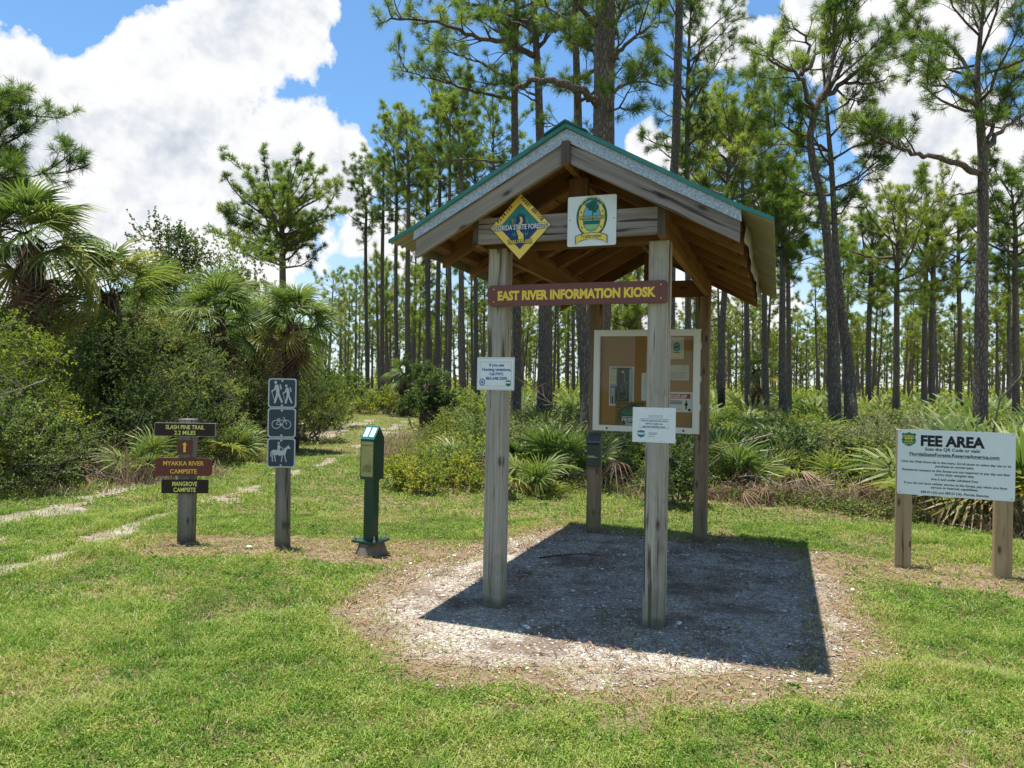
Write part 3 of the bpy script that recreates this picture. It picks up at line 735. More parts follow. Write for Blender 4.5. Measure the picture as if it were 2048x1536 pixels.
# ================================================================== GROUND MASKS
def poly_sd(poly, x, y):
    """signed distance to a polygon, positive inside"""
    P = np.asarray(poly, float); n = len(P); x = np.asarray(x, float); y = np.asarray(y, float)
    dmin = np.full(x.shape, 1e9); ins = np.zeros(x.shape, bool)
    for i in range(n):
        a, b = P[i], P[(i+1) % n]; e = b-a; L = e @ e+1e-12
        t = np.clip(((x-a[0])*e[0]+(y-a[1])*e[1])/L, 0, 1)
        dmin = np.minimum(dmin, (x-a[0]-t*e[0])**2+(y-a[1]-t*e[1])**2)
        c = ((a[1] > y) != (b[1] > y)) & (x < (b[0]-a[0])*(y-a[1])/(b[1]-a[1]+1e-12)+a[0])
        ins ^= c
    d = np.sqrt(dmin); return np.where(ins, d, -d)
def line_d(pts, x, y):
    P = np.asarray(pts, float); dmin = np.full(np.asarray(x).shape, 1e9); w = np.zeros_like(dmin)
    for i in range(len(P)-1):
        a, b = P[i, :2], P[i+1, :2]; e = b-a; t = np.clip(((x-a[0])*e[0]+(y-a[1])*e[1])/(e @ e+1e-12), 0, 1)
        d = (x-a[0]-t*e[0])**2+(y-a[1]-t*e[1])**2; m = d < dmin
        dmin = np.where(m, d, dmin); w = np.where(m, P[i, 2]*(1-t)+P[i+1, 2]*t, w)
    return np.sqrt(dmin), w
G = lambda pts: [tuple(gp(u, v)) for u, v in pts]
PAD = G([(690, 1222), (770, 1290), (900, 1345), (1150, 1366), (1500, 1372), (1672, 1376), (1690, 1250), (1640, 1110), (1400, 1082), (1150, 1056), (1010, 1085), (900, 1120), (770, 1180)])
UL = G([(-300, 1030), (0, 990), (160, 975), (270, 955), (400, 905), (530, 866), (605, 849), (665, 838)])+[(-9, 46), (-90, 46), (-90, 4), (-14, 4)]
UR = G([(2500, 1105), (2048, 1062), (1800, 1038), (1560, 1010), (1440, 1000), (1170, 985), (1050, 975), (900, 965), (800, 935), (790, 900), (832, 868), (856, 850)])+[(-1.5, 46), (90, 46), (90, 4), (20, 4)]
R1 = [(*gp(u, v), w) for u, v, w in ((-200, 1110, .5), (0, 1052, .42), (140, 1012, .36), (310, 965, .36), (480, 915, .40), (600, 880, .5), (690, 856, .55), (745, 840, .5))]
R2 = [(*gp(u, v), w) for u, v, w in ((-200, 1190, .30), (0, 1140, .22), (90, 1125, .22), (170, 1098, .16), (250, 1062, .16), (330, 1030, .10), (430, 1000, .34), (490, 985, .25), (560, 958, .14), (640, 930, .28), (700, 905, .10), (760, 872, .28), (800, 848, .4), (835, 843, .5))]

def m_pad(x, y): return poly_sd(PAD, x, y)
def m_under(x, y): return np.maximum(np.maximum(poly_sd(UL, x, y), poly_sd(UR, x, y)), np.asarray(y, float)-44.)
def m_rut(x, y):
    nz = (fbm(x*1.7, y*1.7, 31, 4)-.5)
    d1, w1 = line_d(R1, x, y); d2, w2 = line_d(R2, x, y)
    far = sstep(12, 30, y)
    return np.maximum(w1-d1-.06, w2-d2-.10)+nz*(1.05+.5*far)
def m_straw(x, y):
    """brown pine straw and bare earth, 0..1"""
    nz = fbm(x*1.3, y*1.3, 41, 5)-.5
    pad = sstep(-.55, .0, m_pad(x, y)+nz*.8)
    posts = np.zeros_like(np.asarray(x, float))
    for cx, cy, rx, ry in ((-3.0, 7.25, 1.5, .55), (-1.9, 7.15, 1.5, .5), (-.9, 7.0, 1.0, .6), (4.0, 6.6, 1.25, .7), (3.2, 6.9, .7, .5), (4.6, 5.9, .7, .5)):
        q = ((x-cx)/rx)**2+((y-cy)/ry)**2
        posts = np.maximum(posts, sstep(1.25, .35, q+nz*1.6))
    und = sstep(-.5-.7*sstep(1.5, 3., x)*sstep(5.6, 4.4, x-.0*y), .3, m_under(x, y)+nz*.8)
    pat = sstep(.56, .70, fbm(x*1.6, y*1.6, 51, 5))*.5
    return np.clip(np.maximum(np.maximum(pad, posts*.9), np.maximum(und, pat)), 0, 1)
def gz(x, y):
    x = np.asarray(x, float); y = np.asarray(y, float)
    return .14*(fbm(x*.22, y*.22, 61, 3)-.5)*sstep(9.5, 16, y)+.02*(fbm(x*1.1, y*1.1, 67, 2)-.5)*sstep(8.5, 11, y)

# ------------------------------------------------------------------ ground sheet
def axis(lo, hi, step, ends, g=1.35):
    c = list(np.arange(lo, hi+1e-6, step)); s = step
    while c[-1] < ends[1]: s *= g; c.append(c[-1]+s)
    s = step
    while c[0] > ends[0]: s *= g; c.insert(0, c[0]-s)
    return np.array(c)
gx = axis(-9, 9, .08, (-700, 700)); gy = axis(1.6, 18, .08, (-400, 900))
X, Y = np.meshgrid(gx, gy, indexing='ij')
Z = gz(X, Y)
def grid_T(nx, ny):
    i = np.arange(nx-1)[:, None]*ny+np.arange(ny-1)[None]; i = i.ravel()
    return np.concatenate([np.stack([i, i+ny, i+ny+1], 1), np.stack([i, i+ny+1, i+1], 1)])
gm_, N = new_mat('lawn_earth')
P_ = N.pos()
st = N.attr('tint')
n1 = N.noise(P_, 2.3, 5, .6); n2 = N.noise(P_, 38., 5, .7); n3 = N.noise(P_, 150., 3, .6)
lawn = N.ramp(N.math('ADD', N.math('MULTIPLY', n1, .5), N.math('MULTIPLY', n2, .5)), [(.35, (.070, .072, .024)), (.5, (.115, .115, .038)), (.66, (.20, .165, .075))])
straw = N.ramp(N.math('ADD', N.math('MULTIPLY', n2, .55), N.math('MULTIPLY', n3, .45)), [(.32, (.085, .058, .036)), (.5, (.20, .145, .09)), (.68, (.38, .30, .21))])
mm = N.math('ADD', st, N.math('MULTIPLY', N.math('SUBTRACT', n2, .5), .9), clamp=True)
c = N.mix(N.ramp(mm, [(.3, 0.), (.65, 1.)]), lawn, straw)
finish(gm_, N, princ(N, c, .95, 0, N.bump(N.math('ADD', n2, N.math('MULTIPLY', n3, .5)), .8, .02), .1))
S = Soup(); S.add(np.stack([X, Y, Z], -1), grid_T(len(gx), len(gy)), m_straw(X, Y).ravel())
ground = S.build('ground', gm_, None, True); tag(ground, kind='structure')

# ------------------------------------------------------------------ gravel pad and sandy ruts: thin ragged sheets on the ground
def ragged(name, mat, x0, x1, y0, y1, step, fn, lift, th=0.):
    xs = np.arange(x0, x1, step); ys = np.arange(y0, y1, step)
    Xg, Yg = np.meshgrid(xs, ys, indexing='ij'); f = fn(Xg, Yg)
    T = grid_T(len(xs), len(ys)); keep = f.ravel()[T].min(1) > th; T = T[keep]
    jx = Xg+(RNG.random(Xg.shape)-.5)*step*.7; jy = Yg+(RNG.random(Xg.shape)-.5)*step*.7
    V = np.stack([jx, jy, gz(jx, jy)+lift], -1).reshape(-1, 3)
    used = np.unique(T); mp = np.full(len(V), -1); mp[used] = np.arange(len(used))
    S = Soup(); S.add(V[used], mp[T], np.clip(f.ravel()[used], 0, 1)); o = S.build(name, mat, None, True); return tag(o, kind='structure')
gv, N = new_mat('shell_gravel')
P_ = N.pos()
vo = N.nt.nodes.new('ShaderNodeTexVoronoi'); vo.inputs['Scale'].default_value = 62.; N.nt.links.new(P_, vo.inputs['Vector'])
vo2 = N.nt.nodes.new('ShaderNodeTexVoronoi'); vo2.inputs['Scale'].default_value = 140.; N.nt.links.new(P_, vo2.inputs['Vector'])
r1 = N.xyz(vo.outputs['Color'])[0]; r2 = N.xyz(vo2.outputs['Color'])[1]
pat = N.noise(P_, 1.7, 5, .62); fine = N.noise(P_, 70., 4)
cA = N.ramp(r1, [(.0, (.14, .12, .093)), (.45, (.31, .275, .22)), (.8, (.50, .455, .385)), (1., (.72, .68, .61))])
cB = N.ramp(r2, [(.0, (.125, .10, .08)), (.6, (.31, .27, .21)), (1., (.54, .49, .41))])
c = N.mix(N.ramp(fine, [(.4, 0.), (.6, 1.)]), cA, cB)
c = N.mix(N.ramp(pat, [(.46, 0.), (.62, .85)]), c, (.125, .085, .06))
edge = N.math('ADD', N.attr('tint'), N.math('MULTIPLY', N.math('SUBTRACT', fine, .5), .7))
c = N.mix(N.ramp(edge, [(.0, 1.), (.20, 0.)]), c, (.24, .185, .125))
hgt = N.math('SUBTRACT', 1., N.math('MULTIPLY', vo.outputs['Distance'], 1.))
finish(gv, N, princ(N, c, .9, 0, N.bump(N.math('ADD', hgt, fine), .9, .012), .15))
pad_f = lambda x, y: m_pad(x, y)+(fbm(x*2.2, y*2.2, 71, 5)-.5)*.75
ragged('gravel_pad', gv, -2.6, 4., 3.2, 9., .03, pad_f, .003)
sd, N = new_mat('pale_sand')
P_ = N.pos(); n1 = N.noise(P_, 3., 5, .6); n2 = N.noise(P_, 60., 4, .6)
c = N.ramp(N.math('ADD', N.math('MULTIPLY', n1, .6), N.math('MULTIPLY', n2, .4)), [(.33, (.13, .108, .072)), (.5, (.215, .182, .135)), (.66, (.33, .295, .24))])
finish(sd, N, princ(N, c, .95, 0, N.bump(n2, .6, .01), .1))
ragged('sandy_track', sd, -12., 0., 5.5, 40., .06, lambda x, y: m_rut(x, y)-.02, .007)

# ================================================================== LEAF MATERIALS
def leafmat(name, stops, trans=.3, rough=.5, spec=.25):
    m, N = new_mat(name)
    t = N.attr('tint')
    c = N.ramp(t, stops)
    d = princ(N, c, rough, 0, None, spec)
    tl = N('ShaderNodeBsdfTranslucent', {'Color': N.mix(.5, c, N.mix(1., c, (1.0, 1.15, .35), 'MULTIPLY'))})
    return finish(m, N, N('ShaderNodeMixShader', {0: trans, 1: d, 2: tl}))
M_GRASS = leafmat('grass_blade', [(0, (.060, .130, .018)), (.4, (.165, .285, .042)), (.66, (.28, .365, .062)), (.84, (.40, .37, .14)), (1, (.50, .41, .25))], .38, .5, .2)
M_NEEDLE = leafmat('pine_needle', [(0, (.060, .115, .028)), (.4, (.14, .21, .042)), (.8, (.26, .315, .062)), (1, (.34, .35, .085))], .60, .5, .22)
M_LEAF = leafmat('shrub_leaf', [(0, (.055, .095, .024)), (.4, (.13, .185, .048)), (.75, (.24, .28, .085)), (1, (.38, .36, .12))], .52, .45, .28)
M_YLEAF = leafmat('yellow_green_leaf', [(0, (.085, .13, .025)), (.4, (.19, .25, .038)), (.75, (.32, .35, .05)), (1, (.48, .40, .07))], .5, .48, .25)
M_OLIVE = leafmat('grey_olive_leaf', [(0, (.08, .10, .04)), (.5, (.19, .21, .09)), (1, (.34, .33, .17))], 0.35, 0.5, 0.25)
M_FAN = leafmat('fan_frond', [(0, (.050, .095, .026)), (.45, (.125, .185, .045)), (.75, (.24, .27, .07)), (1, (.52, .36, .08))], .42, .46, .3)
M_DEAD = leafmat('dead_frond', [(0, (.075, .045, .030)), (.5, (.20, .125, .08)), (1, (.40, .30, .20))], .15, .7, .15)
M_STRAW = leafmat('dry_stem', [(0, (.085, .056, .042)), (.5, (.22, .155, .105)), (1, (.42, .335, .23))], .2, .7, .15)

def barkmat(name, light, dark, char=1., scale=1.):
    m, N = new_mat(name)
    co = N.obj(); z = N.xyz(N.pos())[2]
    wv = N('ShaderNodeVectorMath', {0: co, 1: N('ShaderNodeVectorMath', {0: N('ShaderNodeTexNoise', {'Vector': co, 'Scale': 5.}, out=1), 1: (.06, .06, .12)}, operation='MULTIPLY')}, operation='ADD')
    v = N('ShaderNodeTexVoronoi', {'Vector': N.mapping(wv, (21*scale, 21*scale, 6.5*scale)), 'Scale': 1.}, feature='DISTANCE_TO_EDGE')
    vc = N.xyz(N('ShaderNodeTexVoronoi', {'Vector': N.mapping(wv, (21*scale, 21*scale, 6.5*scale)), 'Scale': 1.}, out=1))[0]
    n = N.noise(co, 24., 5, .65)
    rv = N('ShaderNodeObjectInfo', out=5)
    plate = N.ramp(N.math('ADD', v, N.math('MULTIPLY', N.math('SUBTRACT', n, .5), .30)), [(.0, 0.), (.22, 1.)])
    c = N.mix(N.math('ADD', N.math('MULTIPLY', vc, .6), N.math('MULTIPLY', n, .4)), tuple(x*.75 for x in light), light)
    c = N.mix(N.math('MULTIPLY', N.ramp(N.noise(co, 1.1, 3), [(.45, 0.), (.62, 1.)]), .45), c, (light[0]*1.1, light[1]*.82, light[2]*.70))
    c = N.mix(N.math('MULTIPLY', rv, .45), c, (.15, .135, .12))
    c = N.mix(plate, dark, c)
    if char:
        rnd = N('ShaderNodeObjectInfo', out=5)
        lo = N.math('ADD', N.math('SUBTRACT', N.math('SUBTRACT', N.math('MULTIPLY', rnd, 3.1), .75), z), N.math('MULTIPLY', N.math('SUBTRACT', N.noise(co, 3.5, 6, .7), .5), 3.4))
        c = N.mix(N.math('MULTIPLY', N.ramp(lo, [(.0, 0.), (1.1, 1.)]), .88*char), c, (.014, .012, .011))
    h = N.math('ADD', N.math('MULTIPLY', plate, .8), N.math('MULTIPLY', n, .5))
    return finish(m, N, princ(N, c, .92, 0, N.bump(h, .9, .03), .12))
M_BARK = barkmat('slash_pine_bark', (.235, .20, .155), (.105, .086, .066))
M_BARKG = barkmat('grey_pine_bark', (.20, .182, .155), (.095, .083, .068), .6)
M_TWIG = paint('grey_twig', (.17, .145, .12), .9, .3, 0, .1, 8.)
M_PALMT = barkmat('palm_trunk_bark', (.17, .135, .105), (.03, .024, .018), .8, 1.4)

# ================================================================== FOLIAGE BUILDERS
def unit(v): return v/(np.linalg.norm(v, axis=-1, keepdims=True)+1e-9)
def tufts(S, C, D, k, L, W, spread=1.0, droop=.12, tint=None, rng=RNG, mat=0, span=.12):
    """needle tufts: k long thin needles fanned round each twig tip"""
    C = np.asarray(C, float); D = unit(np.asarray(D, float)); m = len(C)
    if m == 0: return
    tint = rng.random(m)*.6+.12 if tint is None else np.asarray(tint)
    R = unit(rng.normal(size=(m, k, 3)))
    d = unit(D[:, None]*rng.uniform(.35, 1.3, (m, k, 1))+R*spread)
    b = C[:, None]-D[:, None]*rng.uniform(0, span, (m, k, 1))
    Ls = L*rng.uniform(.65, 1.1, (m, k, 1))
    t = b+d*Ls; t[..., 2] -= droop*Ls[..., 0]*rng.random((m, k))
    sd = unit(np.cross(d, unit(rng.normal(size=(m, k, 3)))))*W/2
    mid = b+(t-b)*.55
    V = np.stack([b-sd*.6, b+sd*.6, mid+sd, t, mid-sd], 2).reshape(-1, 3)
    i = np.arange(m*k)*5
    T = np.concatenate([np.stack([i, i+1, i+2], 1), np.stack([i, i+2, i+4], 1), np.stack([i+4, i+2, i+3], 1)])
    a = np.repeat(np.clip(tint[:, None]+rng.normal(0, .09, (m, k)), 0, 1).ravel(), 5)
    S.add(V, T, a, mat)
def tufts_lo(S, C, D, k, L, W, spread=1., droop=.1, tint=None, rng=RNG, mat=0):
    C = np.asarray(C, float); D = unit(np.asarray(D, float)); m = len(C)
    tint = rng.random(m)*.6+.15 if tint is None else np.asarray(tint)
    R = unit(rng.normal(size=(m, k, 3))); d = unit(D[:, None]*rng.uniform(.1, 1., (m, k, 1))+R*spread)
    b = C[:, None]-D[:, None]*rng.uniform(0, .15, (m, k, 1)); Ls = L*rng.uniform(.65, 1.1, (m, k, 1)); t = b+d*Ls
    sd = unit(np.cross(d, unit(rng.normal(size=(m, k, 3)))))*W/2
    V = np.stack([b-sd, b+sd, t], 2).reshape(-1, 3); i = np.arange(m*k)*3
    S.add(V, np.stack([i, i+1, i+2], 1), np.repeat(np.clip(tint[:, None]+rng.normal(0, .09, (m, k)), 0, 1).ravel(), 3), mat)
def leaves(S, C, D, L, W, tint, rng=RNG, mat=0, curl=.25):
    """one kite-shaped leaf per centre, pointing along D"""
    C = np.asarray(C, float); m = len(C); D = unit(np.asarray(D, float))
    sd = unit(np.cross(D, unit(rng.normal(size=(m, 3))+np.array([0, 0, .6])))); nn = np.cross(sd, D)
    Ls = (L*rng.uniform(.6, 1.15, m))[:, None]; Ws = (W*rng.uniform(.7, 1.15, m))[:, None]
    q = C+D*Ls*.45
    V = np.stack([C, q+sd*Ws/2+nn*Ws*curl, C+D*Ls-nn*Ls*curl*.4, q-sd*Ws/2+nn*Ws*curl], 1).reshape(-1, 3); i = np.arange(m)*4
    S.add(V, np.concatenate([np.stack([i, i+1, i+2], 1), np.stack([i, i+2, i+3], 1)]), np.repeat(tint, 4), mat)

def walk(p, d, L, n, up, jit, rng):
    P = [np.array(p, float)]; d = unit(np.array(d, float))
    for i in range(n):
        d = unit(d+np.array([0, 0, up])+rng.normal(0, jit, 3)); P.append(P[-1]+d*L/n)
    return np.array(P)
def interp(P, t):
    P = np.asarray(P); f = np.clip(t, 0, 1)*(len(P)-1); i = int(min(f, len(P)-2)); return P[i]+(P[i+1]-P[i])*(f-i), unit(P[i+1]-P[i])

class PineSpec:
    def __init__(self, **k): self.__dict__.update(dict(z0=8., top=15., limbs=22, reach=2.6, k=58, L=.21, W=.0066, lo=False, guided=[], dens=1., flat=0., seed=1, skew=(0, 0), dead=4, tint=(.12, .72), sub=.42, bare=.16), **k)
def pine_meshes(trunk, sp):
    """trunk: list of (x, y, z, radius) local. Returns the trunk soup and the needle soup."""
    rng = np.random.default_rng(sp.seed); Tk = Soup(); Cr = Soup()
    tr = np.array(trunk, float)
    # finer trunk
    zs = np.linspace(0, 1, max(10, len(tr)*4)); kk = np.linspace(0, 1, len(tr))
    fine = np.stack([np.interp(zs, kk, tr[:, j]) for j in range(4)], 1)
    for j in (0, 1): fine[1:-1, j] = (fine[:-2, j]+2*fine[1:-1, j]+fine[2:, j])/4
    Tk.tube(fine[:, :3], fine[:, 3], 6 if sp.lo else 10, .5, rough=0 if sp.lo else .10, rng=rng)
    TC, TD, TT = [], [], []
    def tip(p, d, base): TC.append(p); TD.append(d); TT.append(base+rng.normal(0, .08))
    def foliate(P, r0, L, base, start):
        n = len(P); Tk.tube(P, np.linspace(r0, max(.008, r0*.22), n), 3 if sp.lo else 5, .5, rng=rng)
        s = start*L; step = sp.sub
        while s < L:
            f = s/L; p, d = interp(P, f); sl = (.30+.62*(1-f))*min(1., .45+L*.22)*rng.uniform(.6, 1.25)
            side = unit(np.cross(d, unit(rng.normal(size=3)+np.array([0, 0, 1.2]))))*(1 if rng.random() < .5 else -1)
            dd = unit(d*.75+side*.85+np.array([0, 0, rng.uniform(.0, .65)]))
            Q = walk(p, dd, sl, 3, .14, .16, rng); Tk.tube(Q, np.linspace(max(.009, r0*.32), .006, 4), 3, .5, cap=False, rng=rng)
            tip(Q[-1], Q[-1]-Q[-2], base)
            if not sp.lo or rng.random() < .6:
                for q in range(1 if sp.lo else int(rng.integers(1, 4))):
                    pp, d2 = interp(Q, rng.uniform(.35, .8)); d3 = unit(d2+rng.normal(0, .75, 3)+np.array([0, 0, .35]))
                    e = pp+d3*rng.uniform(.12, .30)
                    if not sp.lo: Tk.tube([pp, e], [.007, .005], 3, .5, cap=False, rng=rng)
                    tip(e, d3, base)
            s += step*rng.uniform(.55, 1.4)/sp.dens
        tip(P[-1], P[-1]-P[-2], base)
        for q in range(2): tip(P[-1]-unit(P[-1]-P[-2])*rng.uniform(.05, .2)+rng.normal(0, .09, 3), unit(P[-1]-P[-2])+rng.normal(0, .6, 3), base)
    zt = tr[-1, 2]
    def at_z(z):
        return np.array([np.interp(z, tr[:, 2], tr[:, 0]), np.interp(z, tr[:, 2], tr[:, 1]), z]), np.interp(z, tr[:, 2], tr[:, 3])
    az = rng.random()*6.28
    for i in range(sp.limbs):
        f = (i+rng.random()*.7)/sp.limbs; z = sp.z0+(zt-sp.z0)*f
        p, r = at_z(z); az += 2.4+rng.normal(0, .45)
        prof = math.sin(math.pi*min(1., .22+.72*(1-f)**.8))**.7 if sp.flat == 0 else .55+.45*math.sin(math.pi*(.12+.75*f))
        L = sp.reach*prof*rng.uniform(.65, 1.2)
        L *= 1+.35*(math.cos(az)*sp.skew[0]+math.sin(az)*sp.skew[1])
        el = .05+(.95 if sp.flat == 0 else .62)*f**1.3+rng.normal(0, .14)
        d = np.array([math.cos(az)*math.cos(el), math.sin(az)*math.cos(el), math.sin(el)])
        P = walk(p, d, L, 5 if not sp.lo else 3, .13, .16 if not sp.lo else .1, rng)
        foliate(P, min(r*.6, .020+.017*L), L, rng.uniform(*sp.tint), sp.bare)
    top, r = at_z(zt)
    foliate(np.array([top, top+np.array([.03, .02, .3]), top+np.array([.0, .05, .6])]), max(.02, tr[-1, 3]*.8), .6, rng.uniform(*sp.tint), 0.)
    for P, r0, st in sp.guided:
        P = np.asarray(P, float); L = np.linalg.norm(np.diff(P, axis=0), axis=1).sum()
        q = np.linspace(0, 1, max(4, len(P)*3)); kk = np.linspace(0, 1, len(P)); Pf = np.stack([np.interp(q, kk, P[:, j]) for j in range(3)], 1)
        Pf[1:-1] = (Pf[:-2]+2*Pf[1:-1]+Pf[2:])/4; Pf[1:-1] += rng.normal(0, .025, (len(Pf)-2, 3))
        if st is None: Tk.tube(Pf, np.linspace(r0, r0*.45, len(Pf)), 7, .5, rough=.15, rng=rng)
        else:
            foliate(Pf, r0, L, rng.uniform(*sp.tint), st)
            for q in range(int(L*1.3)):      # branchlets as long as small limbs
                f = rng.uniform(max(.2, st), .95); p, d = interp(Pf, f)
                sdv = unit(np.cross(d, [0, 0, 1.]))*rng.choice([-1, 1]); l2 = rng.uniform(.6, 1.25)
                foliate(walk(p, unit(d*.8+sdv*.7+np.array([0, 0, rng.uniform(-.1, .6)])), l2, 4, .1, .18, rng), .018, l2, rng.uniform(*sp.tint), .3)
    for q in range(sp.dead):
        z = rng.uniform(sp.z0*.55, sp.z0*1.02); p, r = at_z(z); a = rng.random()*6.28
        Tk.tube(walk(p, (math.cos(a), math.sin(a), rng.uniform(-.25, .35)), rng.uniform(.3, 1.3), 4, -.02, .2, rng), np.linspace(.022, .006, 5), 3, .5, rng=rng)
    fn = tufts_lo if sp.lo else tufts
    if sp.lo: tufts_lo(Cr, TC, TD, sp.k, sp.L, sp.W, .9, .1, np.clip(TT, 0, 1), rng)
    else: tufts(Cr, TC, TD, sp.k, sp.L, sp.W, .95, .16, np.clip(TT, 0, 1), rng)
    return Tk, Cr

def fan(rng, L=.5, n=24, spread=2.3, pet=.6, droop=.25, arch=.0, wd=.028, tipd=.3, fused=.35, tint=.45):
    """a fan leaf: stalk along +Y, blade in the XY plane"""
    S = Soup()
    th = np.linspace(-spread, spread, n)+rng.normal(0, .02, n); Vs, Ts, As = [], [], []
    R = np.array([0., fused, .7, 1.]); ww = np.array([.5, 1., .75, .06])
    V = np.zeros((n, 4, 2, 3))
    for i, t in enumerate(th):
        l = L*(.62+.38*math.cos(t*.55))*rng.uniform(.9, 1.06); r = R*l
        dx, dy = math.sin(t), math.cos(t)
        x = r*dx; y = pet+r*dy
        z = -droop*l*(R**2)*rng.uniform(.7, 1.3)-tipd*l*np.maximum(0, R-.6)**1.5*2.2*rng.uniform(.3, 1.5)-arch*l*(R*max(0, dy))**2+abs(math.sin(t*.5))*.10*L
        side = np.array([dy, -dx]); tw = (i % 2-.5)*wd*.5
        for sgn in (0, 1):
            o = (sgn-.5)*wd*ww
            V[i, :, sgn, 0] = x+side[0]*o; V[i, :, sgn, 1] = y+side[1]*o; V[i, :, sgn, 2] = z+(sgn-.5)*tw*ww*1.6
    T = []
    for i in range(n):
        for j in range(3):
            a = (i*4+j)*2; T += [(a, a+1, a+3), (a, a+3, a+2)]
    tv = np.clip(tint+rng.normal(0, .06, n), 0, 1)
    A = np.repeat(tv, 8).reshape(n, 4, 2)
    A[:, 3] = np.clip(A[:, 3]+.22, 0, 1)
    S.add(V, T, A.ravel())
    w = .010
    P = np.array([[0, t*pet, .05*math.sin(t*3.1)*pet] for t in np.linspace(0, 1, 5)]); P[:, 2] -= P[-1, 2]
    S.tube(P, np.linspace(w*1.4, w*.7, 5), 3, min(1, tint+.1), cap=False, rng=rng)
    return np.concatenate(S.V), np.concatenate(S.T), np.concatenate(S.A)
def put(S, geo, loc, az, el, roll=0., sc=1., mat=0, dt=0.):
    V, T, A = geo
    cr, sr = math.cos(roll), math.sin(roll); ce, se = math.cos(el), math.sin(el); ca, sa = math.cos(az), math.sin(az)
    x = V[:, 0]*cr+V[:, 2]*sr; z = -V[:, 0]*sr+V[:, 2]*cr; y = V[:, 1]
    y, z = y*ce-z*se, y*se+z*ce
    x, y = x*ca-y*sa, x*sa+y*ca
    S.add(np.stack([x, y, z], 1)*sc+np.asarray(loc), T, np.clip(A+dt, 0, 1), mat)
_r = np.random.default_rng(11)
FANS = [fan(_r, .52, 24, 2.2, 0.55, .22, .05, .034, .25, .38, .45) for _ in range(5)]
FANS_BIG = [fan(_r, .80, 32, 2.15, .80, .14, .38, .042, .50, .46, .42) for _ in range(5)]
FANS_DEAD = [fan(_r, .62, 15, 1.05+.25*_i, .5, .5, .6, .026, 1.1, .22, .42) for _i in range(4)]
FANS_LO = [fan(_r, .55, 13, 2.2, .5, .22, .05, .06, .2, .4, .45) for _ in range(3)]

def palmetto_mesh(seed, n=12, sc=1., dead=2, lo=False, tint=0.):
    rng = np.random.default_rng(seed); S = Soup(); F = FANS_LO if lo else FANS
    for i in range(n):
        az = i*2.4+rng.normal(0, .3); el = rng.uniform(.35, 1.35)
        put(S, F[rng.integers(len(F))], (rng.normal(0, .06), rng.normal(0, .06), .02), az, el, rng.normal(0, .5), sc*rng.uniform(.75, 1.2), 0, tint+rng.normal(0, .13))
    for i in range(dead):
        put(S, FANS_DEAD[rng.integers(4)], (0, 0, .12), rng.random()*6.28, rng.uniform(-.05, .5), rng.normal(0, .4), sc*rng.uniform(.7, 1.), 1, rng.normal(0, .15))
    return S.build('saw_palmetto', [M_FAN, M_DEAD], mesh_only=True)

def shrub_parts(seed, w, h, nl, L, W, lobes=7, tint=(.1, .8), upright=0., stems=9, hollow=.5, lowcut=.05):
    rng = np.random.default_rng(seed); F = Soup(); St = Soup()
    C = []; D = []; A = []
    per = nl//10
    lb = []
    if upright == 0.: lobes = int(lobes*2.6)
    for i in range(lobes):
        if upright > 0.:
            a = rng.random()*6.28; rr = math.sqrt(rng.random())*.62*w/2
            z = h*rng.uniform(.25, .78); r = rng.uniform(.20, .36)*min(w, h*1.1)
        else:          # leafy clumps standing proud of a dome, so that each one catches light on its own top
            a = i*2.4+rng.normal(0, .3); e = math.asin(min(1., ((i+.5)/lobes)**.85)); k = rng.uniform(.70, 1.02)
            rr = k*w/2*math.cos(e)**.7*.86; r = rng.uniform(.11, .21)*min(w, h*1.2)
            z = max(h*(lowcut+.04), h*.10+k*(h*.82-r*.3)*math.sin(e))
        lb.append((math.cos(a)*rr, math.sin(a)*rr, z, r, rng.uniform(*tint)))
    vol = np.array([l[3]**2 for l in lb]); vol /= vol.sum()
    ch = rng.choice(lobes, per, p=vol)
    for i in ch:
        x, y, z, r, t = lb[i]
        d = unit(rng.normal(size=3)+np.array([0, 0, .25])); q = r*(hollow+(1-hollow)*rng.random()**.6)*rng.uniform(.85, 1.18)
        if upright == 0.: d = unit(d+np.array([x/w, y/w, .35])*.5)
        c = np.array([x, y, z])+d*q*np.array([1, 1, (.72 if upright == 0. else .9)+upright])
        if c[2] < h*lowcut: c[2] = h*lowcut+rng.random()*.15*h
        tw = unit(d+rng.normal(0, .6, 3)+np.array([0, 0, .4]))
        l = rng.uniform(.14, .30)*(1+upright)
        tt = t+rng.normal(0, .07)
        k = 10
        s = rng.random(k)
        C.append(c+np.outer(s*l, tw)); D.append(unit(tw*.6+rng.normal(0, .8, (k, 3)))); A.append(np.clip(tt+rng.normal(0, .07, k)+s*.08, 0, 1))
        if rng.random() < .35: St.tube([c-tw*.1, c+tw*l], [.005, .003], 3, .5, cap=False, rng=rng)
    leaves(F, np.concatenate(C), np.concatenate(D), L, W, np.concatenate(A), rng)
    for i in range(stems):
        x, y, z, r, t = lb[i % lobes]; b = np.array([rng.normal(0, .10*w), rng.normal(0, .10*w), -.05])
        e = np.array([x, y, z])+rng.normal(0, r*.5, 3)
        m = (b+e)/2+rng.normal(0, .1*w, 3)*np.array([1, 1, .3])
        q = np.linspace(0, 1, 7)[:, None]; P = (1-q)**2*b+2*q*(1-q)*m+q*q*e
        St.tube(P, np.linspace(.014+.010*h, .005, 7), 4, .5, rng=rng)
        for j in range(3):
            p, dd = interp(P, rng.uniform(.4, .95)); St.tube(walk(p, unit(dd+rng.normal(0, .7, 3)), r*rng.uniform(.5, 1.1), 3, .05, .2, rng), np.linspace(.009, .003, 4), 3, .5, cap=False, rng=rng)
    return F, St

